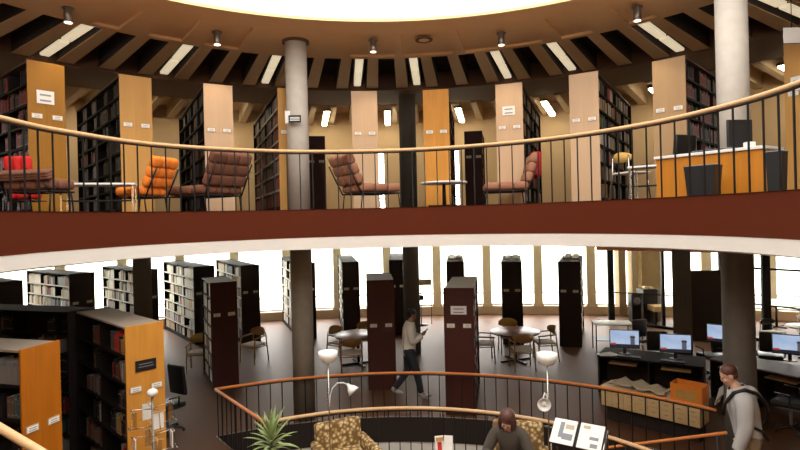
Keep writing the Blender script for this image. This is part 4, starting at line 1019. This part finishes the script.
# dark chairs and machines behind the screens
for (px, k_, lab, a__) in ((594, 46, None, 0), (633, 41, 'black office chair behind the leftmost screen', 20), (655, 45.5, 'black office chair between the first two screens', -15), (712, 46.5, 'black office chair left of the right lower column', 10), (770, 47, 'black office chair behind the rightmost screen', -30)):
    if lab is None: continue
    p = at(px, 340, k=k_); office_chair((p.x, p.y, 0), R(a__), lab, H=.98)
p = at(166, 370, k=58); office_chair((p.x, p.y, 0), R(150), 'black office chair in shadow right of the big orange-ended bookcase', H=1.08)
p = at(775, 400, k=62); office_chair((p.x + .25, p.y, 0), R(40), 'black office chair in the dark right of the man in grey', H=.95)
p = at(612, 322, k=38.5); flat_table((p.x, p.y, 0), R(-10), .95, .6, .74, 'white', 'black', 'white-topped table below the black glass partition post', 'work_table')
# partition ------------------------------------------------------------------
pa_, pb_, pc_ = at(598, 300, k=30.3), at(720, 300, k=34.8), at(840, 300, k=41)
z0h, z1h = 2.36, 2.52
q = MB()
P2 = [Vector((p.x, p.y)) for p in (pa_, pb_, pc_)]
for a_, b_ in zip(P2, P2[1:]):
    v = (b_ - a_); n_ = Vector((-v.y, v.x)).normalized() * .06
    q.prism([(p.x, p.y) for p in (a_ - n_, b_ - n_, b_ + n_, a_ + n_)], z0h, z1h)
struct(q.build('beam_partition_header', mat('header_wood', (.30, .10, .03), .5)))
q = MB()
for a_, b_ in zip(P2, P2[1:]):
    v = (b_ - a_); n_ = Vector((-v.y, v.x)).normalized() * .03
    q.prism([(p.x, p.y) for p in (a_ - n_, b_ - n_, b_ + n_, a_ + n_)], .0, .08)
struct(q.build('trim_partition_sill', M['black']))
posts = []
for (px, wpx, kk) in ((611, 6, 30.7), (663, 3, 32.4), (721, 3, 34.8), (766, 8, 37.4)):
    p = at(px, 300, k=kk); w_ = wpx / kk; posts.append(p)
    q = MB(); q.box((0, 0, 1.52), (w_, .08, 3.04)); o = struct(q.build('pillar_partition', M['black'])); o.location = (p.x, p.y, 0)
gp = [pa_] + posts + [pc_]
for i, (a_, b_) in enumerate(zip(gp[1:], gp[2:])):
    g = MB(); g.add([(a_.x, a_.y, .08), (b_.x, b_.y, .08), (b_.x, b_.y, 2.36), (a_.x, a_.y, 2.36)], [(0, 1, 2, 3)]); w = struct(g.build('window_%d' % (40 + i), M['glass']))
    f = MB(); f.tube([(a_.x, a_.y, 1.0), (b_.x, b_.y, 1.0)], .02, 4)
    if i >= 2: f.tube([(a_.x, a_.y, 1.98), (b_.x, b_.y, 1.98)], .03, 4)
    f.build('window_frame', M['black'], w)
# tan wall pieces and things behind the partition
for (px0, px1, kk, nm, mm, dpt) in ((640, 662, 29.5, 'wall_tan_room', 'tanwall', .3), (617, 624, 28.5, 'pillar_room_left', 'tanwall', .4), (630, 640, 28.7, 'pillar_room_right', 'beige', .4), (690, 722, 36, 'partition_dark_panel', 'dark', .1)):
    a_, b_ = at(px0, 290, k=kk), at(px1, 290, k=kk); hh = 1.92 if 'dark' in nm else 3.09
    q = MB(); q.box(((a_.x + b_.x) / 2, a_.y, hh / 2), (b_.x - a_.x, dpt, hh)); struct(q.build(nm, M[mm]))
p = at(650, 305, k=31.6); t = empty('storage_cabinet', (p.x + .3, p.y + .70, 0), 0, 'black cabinet with a grey side and boxes on top behind the partition', 'cabinet')
q = MB(); q.box((-.08, 0, .53), (.46, .5, 1.06)); q.build('cabinet_body', M['plastic_black'], t)
q = MB(); q.box((.20, 0, .52), (.09, .5, 1.04)); q.build('side_panel', M['grey'], t)
q = MB(); q.box((-.12, 0, 1.095), (.12, .2, .07)); q.box((.06, 0, 1.085), (.1, .2, .05)); q.build('top_clutter', M['cream'], t)
p = at(635, 311, k=30.6); t = empty('loudspeaker', (p.x, p.y, 0), 0, 'black loudspeaker cabinet left of the pale counter behind the partition', 'speaker')
q = MB(); q.cushion((0, 0, .73), (.34, .3, .40), .01); q.build('speaker_cabinet', M['plastic_black'], t)
q = MB(); q.lathe([(.12, 0), (.12, .01), (.05, .0)], 20, (0, -.155, .70), Matrix.Rotation(R(90), 4, 'X')); q.build('cone', M['grey'], t)
q = MB(); q.box((0, 0, .265), (.30, .26, .53)); q.build('stand', M['black'], t)
p = at(663, 322, k=30.8); t = empty('counter', (p.x, p.y - .25, 0), 0, 'pale wooden counter behind the glass partition', 'counter')
q = MB(); q.box((0, 0, .50), (1.0, .5, .16)); q.build('worktop', M['cream_wood'], t)
for x in (-.45, .45):
    q = MB(); q.box((x, 0, .21), (.05, .45, .42)); q.build('leg', M['black'], t)
# bright tables by the right windows
for (px, py, kk, r_, lab) in ((776, 306, 33, .75, 'white round table near the right windows, partly behind the black post'), (806, 321, 41.5, .42, 'white round table at the right edge behind the screens')):
    p = at(px, py, k=kk); round_table((p.x, p.y, 0), r_, .74, 'white', lab, name='work_table')
for (px, kk, a__, lab) in ((742, 36.8, 80, 'dark metal chair left of the bright right tables'), (806, 35, -30, 'dark metal chair between the bright right tables'), (772, 39.3, 190, 'dark metal chair in front of the bright right tables')):
    p = at(px, 320, k=kk); shell_chair((p.x, p.y, 0), R(a__), lab, m='plastic_black', legm='chrome', name='metal_chair', grp='dark chairs by the right windows')
# ------------------------------------------------------------------ people
def skin_obj(name, joints, edges, root, sub=2):
    "joints {name:(x,y,z,r)}; grows a continuous surface; returns a mesh"
    names = list(joints); idx = {n: i for i, n in enumerate(names)}
    bm = bmesh.new(); lay = bm.verts.layers.skin.verify(); vs = []
    for n in names:
        x, y, z, r = joints[n]; v = bm.verts.new((x, y, z)); v[lay].radius = (r, r); v[lay].use_root = (n == root); vs.append(v)
    for a, b in edges: bm.edges.new((vs[idx[a]], vs[idx[b]]))
    me = bpy.data.meshes.new(name); bm.to_mesh(me); bm.free()
    o = bpy.data.objects.new(name, me); C.objects.link(o)
    s = o.modifiers.new('skin', 'SKIN'); s.use_smooth_shade = True
    u = o.modifiers.new('sub', 'SUBSURF'); u.levels = sub; u.render_levels = sub
    dg = bpy.context.evaluated_depsgraph_get(); ev = o.evaluated_get(dg); m2 = bpy.data.meshes.new_from_object(ev)
    bpy.data.objects.remove(o); bpy.data.meshes.remove(me)
    return m2
def hand_joints(w, fwd, palm_n, side, s=1.0, curl=.5):
    "finger chains from wrist w; fwd = pointing direction, palm_n = palm normal, side = thumb direction"
    J = {}; E = []; w = Vector(w); f = Vector(fwd).normalized(); n = Vector(palm_n).normalized(); t = Vector(side).normalized()
    c = w + f * .045 * s; J['palm'] = (*c, .026 * s)
    k = w + f * .085 * s
    for i, (off, ln) in enumerate(((.033, .070), (.011, .080), (-.011, .074), (-.031, .058))):
        b = k + t * off * s; J['k%d' % i] = (*b, .0115 * s); E.append(('palm', 'k%d' % i)); prev = 'k%d' % i; d = f.copy(); p = b
        for q in range(3):
            d = (d + n * curl * .55).normalized(); p = p + d * ln * s / 3 * 1.05; nm = 'f%d%d' % (i, q); J[nm] = (*p, (.0100 - .0012 * q) * s); E.append((prev, nm)); prev = nm
    b = w + f * .03 * s + t * .030 * s; J['t0'] = (*b, .013 * s); E.append(('palm', 't0')); p = b; d = (t * .8 + f * .6).normalized(); prev = 't0'
    for q in range(2):
        p = p + d * .032 * s; d = (d + f * .5 + n * .3).normalized(); nm = 't%d' % (q + 1); J[nm] = (*p, (.0115 - .001 * q) * s); E.append((prev, nm)); prev = nm
    return J, E
def head_mb(mb, c, m, s=1.0):
    "head centred at c (between the ears); m turns it: local +y is the way it faces"
    def T(v): return Vector(c) + m @ (Vector(v) * s)
    mm = m.to_4x4() if hasattr(m, 'to_4x4') else m
    mb.ellip(T((0, -.012, .035)), (.076 * s, .094 * s, .088 * s), 20, mm)      # cranium
    mb.ellip(T((0, .022, -.030)), (.058 * s, .066 * s, .082 * s), 18, mm)      # face
    mb.ellip(T((0, .050, -.088)), (.030 * s, .030 * s, .024 * s), 12, mm)      # chin
    mb.ellip(T((0, .088, -.010)), (.009 * s, .014 * s, .024 * s), 10, mm)      # nose
    mb.ellip(T((0, .094, -.026)), (.013 * s, .011 * s, .009 * s), 10, mm)
    for x in (-1, 1):
        mb.ellip(T((x * .076, -.004, -.004)), (.009 * s, .020 * s, .030 * s), 10, mm)   # ears
        mb.ellip(T((x * .030, .078, .022)), (.022 * s, .010 * s, .007 * s), 8, mm)      # brow
        mb.ellip(T((x * .034, .064, -.030)), (.022 * s, .020 * s, .022 * s), 8, mm)     # cheek
def person(name_label, loc, rz, J, E, root, head, head_rot, hands, skinm, hs=1.0, extra=None):
    t = empty('person', loc, rz, name_label, 'person')
    me = skin_obj('tmp', J, E, root)
    mb = MB(); mb.add([v.co for v in me.vertices], [tuple(p.vertices) for p in me.polygons], True)
    head_mb(mb, head, head_rot, hs)
    for h in hands:
        Jh, Eh = hand_joints(*h); Jh['w'] = (*Vector(h[0]), .022); Eh.append(('w', 'palm'))
        mh = skin_obj('h', Jh, Eh, 'palm', 1); mb.add([v.co for v in mh.vertices], [tuple(p.vertices) for p in mh.polygons], True)
    o = mb.build('body', M[skinm], t)
    r = o.modifiers.new('union', 'REMESH'); r.mode = 'VOXEL'; r.voxel_size = .0065; r.use_smooth_shade = True
    s = o.modifiers.new('smooth', 'SMOOTH'); s.iterations = 2; s.factor = .5
    T = lambda v: Vector(head) + head_rot @ (Vector(v) * hs)
    for x in (-1, 1):
        e = MB(); e.ellip(T((x * .030, .0835, .005)), (.010 * hs, .006 * hs, .0055 * hs), 10, head_rot.to_4x4()); e.build('eye', M['eye'], t)
    e = MB(); e.ellip(T((0, .0885, -.054)), (.020 * hs, .008 * hs, .006 * hs), 10, head_rot.to_4x4()); e.build('mouth', M['lips'], t)
    return t
def seg_near(p, J, E):
    best = (9, None, 0)
    for a, b in E:
        A_, B_ = Vector(J[a][:3]), Vector(J[b][:3]); d = B_ - A_; t = max(0, min(1, (p - A_).dot(d) / max(d.length_squared, 1e-9)))
        r_ = J[a][3] * (1 - t) + J[b][3] * t; q = (p - (A_ + d * t)).length / r_
        if q < best[0]: best = (q, (a, b), t)
    return best[1], best[2]
def clothe(parent, name, m, J, keep, infl, extra=None):
    "garment cut from the figure's own surface and lifted off it; keep {(a,b): (t0,t1)}"
    me = skin_obj('tmp', J, E_BODY, 'pelvis', 3); fs = []
    for p in me.polygons:
        e, t = seg_near(p.center, J, E_BODY)
        if e in keep and keep[e][0] <= t <= keep[e][1]: fs.append(tuple(p.vertices))
    used = sorted({v for f in fs for v in f}); idx = {v: i for i, v in enumerate(used)}
    mb = MB(); mb.add([me.vertices[v].co + me.vertices[v].normal * infl for v in used], [tuple(idx[v] for v in f) for f in fs], True)
    if extra: extra(mb)
    o = mb.build(name, M[m], parent); s_ = o.modifiers.new('smooth', 'SMOOTH'); s_.iterations = 2
    so_ = o.modifiers.new('thick', 'SOLIDIFY'); so_.thickness = .008; so_.offset = 1
    return o
ARMS = {('upper', 'shL'): (0, 1), ('shL', 'elL'): (0, 1), ('elL', 'wrL'): (0, .9), ('upper', 'shR'): (0, 1), ('shR', 'elR'): (0, 1), ('elR', 'wrR'): (0, .9)}
KTOP = {('waist', 'chest'): (0, 1), ('chest', 'upper'): (0, 1), ('upper', 'neck'): (0, .55), ('pelvis', 'waist'): (0, 1), **ARMS}
KLEG = {('pelvis', 'waist'): (0, .6), ('pelvis', 'hipL'): (0, 1), ('pelvis', 'hipR'): (0, 1), ('hipL', 'knL'): (0, 1), ('hipR', 'knR'): (0, 1), ('knL', 'anL'): (0, .93), ('knR', 'anR'): (0, .93)}
def hair(parent, m, head, rot, s=1.0, parts=((0, -.022, .048, .084, .096, .088),), cut=True):
    mb = MB(); T = lambda v: Vector(head) + rot @ (Vector(v) * s)
    for (x, y, z, a, b, c) in parts: mb.ellip(T((x, y, z)), (a * s, b * s, c * s), 20, rot.to_4x4())
    o = mb.build('hair', M[m], parent); r = o.modifiers.new('union', 'REMESH'); r.mode = 'VOXEL'; r.voxel_size = .006; r.use_smooth_shade = True
    d_ = bpy.data.textures.new('hairtex', 'CLOUDS'); d_.noise_scale = .02; dm = o.modifiers.new('rough', 'DISPLACE'); dm.texture = d_; dm.strength = .006
    return o
def shoe(parent, m, toe, heel):
    toe, heel = Vector(toe), Vector(heel); d = (toe - heel); q = MB(); mid = (toe + heel) / 2
    mm = d.to_track_quat('Y', 'Z').to_matrix().to_4x4()
    q.ellip(mid + Vector((0, 0, .0)), (.047, d.length * .56, .038), 16, mm); q.ellip(heel + Vector((0, 0, .035)) + d * .15, (.043, .06, .05), 14, mm)
    o = q.build('shoe', M[m], parent); r = o.modifiers.new('union', 'REMESH'); r.mode = 'VOXEL'; r.voxel_size = .007; r.use_smooth_shade = True
E_BODY = [('pelvis', 'waist'), ('waist', 'chest'), ('chest', 'upper'), ('upper', 'neck'), ('neck', 'skull'), ('upper', 'shL'), ('shL', 'elL'), ('elL', 'wrL'), ('upper', 'shR'), ('shR', 'elR'), ('elR', 'wrR'),
          ('pelvis', 'hipL'), ('hipL', 'knL'), ('knL', 'anL'), ('anL', 'toL'), ('pelvis', 'hipR'), ('hipR', 'knR'), ('knR', 'anR'), ('anR', 'toR')]
TOP = [('waist', 'chest'), ('chest', 'upper'), ('upper', 'shL'), ('shL', 'elL'), ('elL', 'wrL'), ('upper', 'shR'), ('shR', 'elR'), ('elR', 'wrR'), ('upper', 'collar'), ('waist', 'hem')]
LEGS = [('belt', 'pelvis'), ('pelvis', 'hipL'), ('hipL', 'knL'), ('knL', 'anL'), ('pelvis', 'hipR'), ('hipR', 'knR'), ('knR', 'anR')]
def sub(J, names, add=None, infl=.012, shorten=()):
    d = {n: (*J[n][:3], J[n][3] + infl) for n in names}
    for n, (a, f_) in dict(shorten).items():   # pull the end of a sleeve or leg back from the wrist or ankle
        p = Vector(J[n][:3]).lerp(Vector(J[a][:3]), f_); d[n] = (*p, J[n][3] + infl)
    if add: d.update(add)
    return d
# 1 the walking man: faces local +y
J = dict(pelvis=(0, 0, .95, .125), waist=(0, .01, 1.08, .115), chest=(0, .02, 1.26, .135), upper=(0, .025, 1.40, .10), neck=(0, .045, 1.50, .052), skull=(0, .06, 1.60, .055),
         shL=(-.17, .02, 1.40, .062), elL=(-.23, .03, 1.13, .042), wrL=(-.13, .25, 1.20, .028), shR=(.17, .02, 1.40, .062), elR=(.22, .05, 1.13, .042), wrR=(.10, .27, 1.24, .028),
         hipL=(-.09, 0, .90, .092), knL=(-.10, -.02, .50, .062), anL=(-.10, -.30, .15, .040), toL=(-.10, -.20, .05, .03), hipR=(.09, .0, .90, .092), knR=(.10, .14, .50, .062), anR=(.10, .22, .09, .040), toR=(.10, .36, .04, .03))
hr_ = (Matrix.Rotation(R(-16), 3, 'X')); hd_ = (0, .085, 1.635)
wp_ = at(410, 397, z=0)
man = person('man in off-white sweater and dark trousers walking right behind the far railing', (wp_.x, wp_.y, 0), R(-84), J, E_BODY, 'pelvis', hd_, hr_,
             [((-.13, .25, 1.20), (.5, .7, .5), (0.6, -.2, .5), (0, .5, .8), 1, .9), ((.10, .27, 1.24), (-.4, .7, .5), (-.6, -.2, .5), (0, .4, .8), 1, .9)], 'skin_dark')
clothe(man, 'sweater', 'sweater_white', J, {**KTOP, ('pelvis', 'hipL'): (0, .3), ('pelvis', 'hipR'): (0, .3)}, .020)
clothe(man, 'trousers', 'navy', J, KLEG, .012)
hair(man, 'hair_black', hd_, hr_, 1, ((0, -.025, .05, .083, .094, .084), (0, -.045, .0, .072, .055, .06)))
shoe(man, 'shoe', (-.10, -.13, .055), (-.10, -.34, .12)); shoe(man, 'shoe', (.10, .42, .05), (.10, .18, .045))
ph = MB(); ph.cushion((0, 0, 0), (.075, .012, .15), .006, rx=R(-40)); ph.cur = 1; ph.box((0, -.008, 0), (.065, .002, .13), rx=R(-40)) if False else None
o = ph.build('phone', [M['plastic_black'], M['grey']]); m_ = Matrix.Translation((wp_.x, wp_.y, 0)) @ Matrix.Rotation(R(-84), 4, 'Z') @ Matrix.Translation((-.005, .345, 1.30)); o.matrix_world = m_
tag(o, 'dark phone held up by the man in the off-white sweater', 'phone')

# 2 the seated woman
J = dict(pelvis=(0, 0, .54, .14), waist=(0, .03, .68, .12), chest=(0, .09, .84, .125), upper=(0, .125, .95, .095), neck=(0, .17, 1.04, .047), skull=(0, .20, 1.10, .05),
         shL=(-.165, .12, .935, .058), elL=(-.27, .20, .70, .042), wrL=(-.16, .42, .72, .027), shR=(.165, .12, .935, .058), elR=(.27, .20, .70, .042), wrR=(.14, .42, .72, .027),
         hipL=(-.09, .03, .54, .095), knL=(-.12, .45, .56, .065), anL=(-.12, .47, .12, .04), toL=(-.12, .60, .04, .03), hipR=(.09, .03, .54, .095), knR=(.12, .45, .56, .065), anR=(.12, .47, .12, .04), toR=(.12, .60, .04, .03))
hr_ = (Matrix.Rotation(R(-8), 3, 'Y') @ Matrix.Rotation(R(-38), 3, 'X')); hd_ = (0, .235, 1.13)
wrz = R(158)
wom = person('seated woman with auburn hair in a dark sweater looking down at her reading', (wpv.x, wpv.y + .12, 0), wrz, J, E_BODY, 'pelvis', hd_, hr_,
             [((-.16, .42, .72), (.5, .8, .05), (0, .1, -1), (.8, -.4, .2), .92, .4), ((.14, .42, .72), (-.5, .8, .05), (0, .1, -1), (-.8, -.4, .2), .92, .4)], 'skin', 1.03)
clothe(wom, 'sweater', 'olive', J, {**KTOP, ('upper', 'neck'): (0, .75)}, .016)
clothe(wom, 'trousers', 'navy', J, KLEG, .010)
hair(wom, 'hair_auburn', hd_, hr_, 1.03, ((0, -.022, .048, .092, .102, .094), (0, -.07, -.03, .078, .06, .10), (-.078, .0, -.06, .030, .065, .13), (.078, .0, -.06, .030, .065, .13), (0, -.075, -.10, .070, .04, .10)))
shoe(wom, 'black', (-.12, .68, .045), (-.12, .44, .045)); shoe(wom, 'black', (.12, .68, .045), (.12, .44, .045))
bk = MB(); bk.box((-.10, 0, .01), (.20, .27, .015), ry=.12); bk.box((.10, 0, .01), (.20, .27, .015), ry=-.12); bk.cur = 1
for i in range(9): bk.box((-.10, .10 - i * .024, .0215), (.15, .004, .002), ry=.12); bk.box((.10, .10 - i * .024, .0215), (.15, .004, .002), ry=-.12)
o = bk.build('open_book', [M['paper'], M['ink']]); o.matrix_world = Matrix.Translation((wpv.x, wpv.y + .12, 0)) @ Matrix.Rotation(wrz, 4, 'Z') @ Matrix.Translation((0, .50, .685)) @ Matrix.Rotation(R(-10), 4, 'X')
tag(o, 'open white book on the lap of the seated woman', 'book')

# 3 the man in grey, faces local +y (picture left, a little away)
J = dict(pelvis=(0, 0, .96, .125), waist=(0, .02, 1.10, .12), chest=(0, .05, 1.28, .145), upper=(0, .07, 1.43, .105), neck=(0, .12, 1.53, .054), skull=(0, .155, 1.61, .055),
         shL=(-.185, .06, 1.415, .068), elL=(-.24, .06, 1.13, .047), wrL=(-.23, .15, .87, .030), shR=(.185, .06, 1.415, .068), elR=(.23, -.03, 1.13, .047), wrR=(.21, .05, .87, .030),
         hipL=(-.09, 0, .91, .095), knL=(-.10, .08, .50, .065), anL=(-.10, .04, .09, .042), toL=(-.10, .16, .04, .03), hipR=(.09, .0, .91, .095), knR=(.10, .02, .50, .065), anR=(.10, -.08, .09, .042), toR=(.10, .05, .04, .03))
hr_ = (Matrix.Rotation(R(6), 3, 'Z') @ Matrix.Rotation(R(-26), 3, 'X')); hd_ = (0, .185, 1.655)
gp_ = at(748, 400, k=86.5); grz = R(66)
guy = person('man in heather grey sweatshirt with a black strap, standing at the stairs on the right', (gp_.x, gp_.y, 0), grz, J, E_BODY, 'pelvis', hd_, hr_,
             [((-.23, .15, .87), (.05, .25, -.95), (.9, .3, 0), (.1, .8, .5), 1, .6), ((.21, .05, .87), (-.05, .25, -.95), (-.9, .3, 0), (-.1, .8, .5), 1, .6)], 'skin')
def hood(mb): mb.ellip((0, -.03, 1.475), (.125, .075, .065), 18, Matrix.Rotation(R(25), 4, 'X')); mb.tube([(-.09, .12, 1.47), (-.12, .03, 1.50), (-.07, -.05, 1.51), (.07, -.05, 1.51), (.12, .03, 1.50), (.09, .12, 1.47)], .034, 8)
clothe(guy, 'sweatshirt', 'hoodie', J, {**KTOP, ('pelvis', 'hipL'): (0, .35), ('pelvis', 'hipR'): (0, .35)}, .026, hood)
clothe(guy, 'trousers', 'khaki', J, KLEG, .014)
hair(guy, 'hair_auburn', hd_, hr_, 1, ((0, -.022, .050, .082, .096, .084), (0, -.048, .0, .072, .052, .06)))
shoe(guy, 'black', (-.10, .26, .045), (-.10, .02, .045)); shoe(guy, 'black', (.10, .14, .045), (.10, -.10, .045))
q = MB()
def strap(pts, w=.028):
    for a_, b_ in zip(pts, pts[1:]):
        a_, b_ = Vector(a_), Vector(b_); q.tube([a_, b_], w * .62, 6)
LS = [(.20, .13, 1.40), (.16, .17, 1.47), (.12, .02, 1.535), (.02, -.09, 1.49), (-.08, -.135, 1.38), (-.13, -.15, 1.24)]
q.tube([(-.09, .262, 1.22), (-.12, .248, 1.36), (-.145, .16, 1.50), (-.15, .05, 1.548), (-.13, -.07, 1.51), (-.09, -.155, 1.40), (-.02, -.19, 1.28), (.10, -.19, 1.12), (.19, -.14, 1.0)], .021, 8)
q.tube([(-.175, .05, 1.17), (-.16, -.10, 1.10), (-.10, -.165, 1.0), (0, -.185, .95)], .014, 8)
q.build('shoulder_strap', M['black'], guy)
# ------------------------------------------------------------------ books
bpy.context.view_layer.update()
dg = bpy.context.evaluated_depsgraph_get(); sc = bpy.context.scene
eye = Vector((0, 0, EYE))
def px_of(p):
    k = F / p.y; return (400 + k * (p.x * 1 - (-(p.z - EYE)) * -S) , HOR + k * (-(p.z - EYE) - S * p.x))
UB = [(-.5,-.5,-.5),(.5,-.5,-.5),(.5,.5,-.5),(-.5,.5,-.5),(-.5,-.5,.5),(.5,-.5,.5),(.5,.5,.5),(-.5,.5,.5)]
UF = [(0,3,2,1),(4,5,6,7),(0,1,5,4),(1,2,6,5),(2,3,7,6),(3,0,4,7)]
cand = []
for i, (m_, s_, col, sx, pl) in enumerate(BOOKS):
    c_ = m_ @ Vector((sx * s_[0] / 2 * 1.02, 0, 0)); top = m_ @ Vector((sx * s_[0] / 2 * 1.02, 0, s_[2] * .35)); bot = m_ @ Vector((sx * s_[0] / 2 * 1.02, 0, -s_[2] * .35))
    if c_.y < 1: continue
    x, y = px_of(c_)
    if not (3 < x < 797 and 3 < y < 447): continue
    a1_ = m_ @ Vector((sx * s_[0] / 2, -s_[1] / 2, 0)); b1_ = m_ @ Vector((sx * s_[0] / 2, s_[1] / 2, 0))
    wpx = abs(px_of(a1_)[0] - px_of(b1_)[0]); hpx = s_[2] * F / c_.y
    cand.append((wpx * hpx, i, c_, top, bot))
cand.sort(key=lambda t: -t[0])
def vis(p):
    d = p - eye; L = d.length; d.normalize(); o = eye.copy(); left = L
    hit, loc, *_ = sc.ray_cast(dg, o, d, distance=L - .03)
    return not hit
chosen = []; per = {}
for area, i, c_, tp_, bt_ in cand:
    if len(chosen) >= 285: break
    key = BOOKS[i][4][4]
    if per.get(key, 0) >= 70: continue
    v = vis(c_) + vis(tp_) + vis(bt_)
    if v >= 2: chosen.append(i); per[key] = per.get(key, 0) + 1
chosen_set = set(chosen); print('books', len(BOOKS), 'chosen', len(chosen), per)
def book_mesh(col, s_):
    b = MB(); b.cur = 0                                   # cover: two boards and a rounded spine; paper block inside
    w, h, d = 1, 1, 1
    b.box((0, -.46, 0), (1, .08, 1)); b.box((0, .46, 0), (1, .08, 1)); b.box((s_ * .46, 0, 0), (.08, 1, 1))
    b.cur = 1; b.box((-s_ * .03, 0, 0), (.9, .84, .95)); b.cur = 2
    b.box((s_ * .503, 0, .30), (.006, .6, .05)); b.box((s_ * .503, 0, -.36), (.006, .6, .05))
    me = b.build('book', [M['book_' + col], M['paper'], M['book_ochre' if col not in ('ochre', 'tan', 'cream', 'white') else 'brown' if False else 'book_brown'.replace('book_', '')] if False else M['book_grey'] if col not in ('tan', 'cream', 'white', 'ochre') else M['book_brown']])
    d_ = me.data; bpy.data.objects.remove(me); return d_
BM = {}
ordn = ['top', 'second', 'third', 'fourth', 'fifth', 'sixth', 'seventh', 'eighth']
cname = {'dark_red': 'dark red'}
groups = {}
for i in chosen:
    m_, s_, col, sx, (row, nsh, lab, place, tn) = BOOKS[i]
    if (col, sx) not in BM: BM[(col, sx)] = book_mesh(col, sx)
    o = bpy.data.objects.new('book', BM[(col, sx)]); C.objects.link(o)
    o.matrix_world = m_ @ Matrix.Diagonal((*s_, 1))
    sh = ('on the %s shelf down of' % ordn[row - 1]) if row > 1 else ('on the top shelf of' if row == 1 else 'standing on top of')
    g = '%s book %s the %s' % (cname.get(col, col), sh, place)
    tag(o, g, 'book', g.replace(' book ', ' books ', 1))
b = MB(); order = CN
for i, (m_, s_, col, sx, pl) in enumerate(BOOKS):
    if i in chosen_set: continue
    b.cur = order.index(col); b.add([m_ @ Vector((x * s_[0], y * s_[1], z * s_[2])) for x, y, z in UB], UF)
o = b.build('books', [M['book_' + c] for c in order]); tag(o, 'all the smaller and more distant books on the shelves of both floors', 'books', kind='stuff')

# ------------------------------------------------------------------ light
w = bpy.data.worlds.new('world'); sc.world = w; w.use_nodes = True
bg = w.node_tree.nodes['Background']; bg.inputs['Color'].default_value = (1.0, .975, .94, 1); bg.inputs['Strength'].default_value = 13.0
sc.view_settings.view_transform = 'Standard'; sc.view_settings.look = 'None'; sc.view_settings.gamma = 1; sc.view_settings.exposure = 0; sc.view_settings.use_curve_mapping = False
cy = sc.cycles; cy.use_denoising = True; cy.max_bounces = 8; cy.diffuse_bounces = 5; cy.glossy_bounces = 3; cy.transparent_max_bounces = 12; cy.sample_clamp_indirect = 6
for o in list(C.objects):                      # keep only one name style for copies
    pass
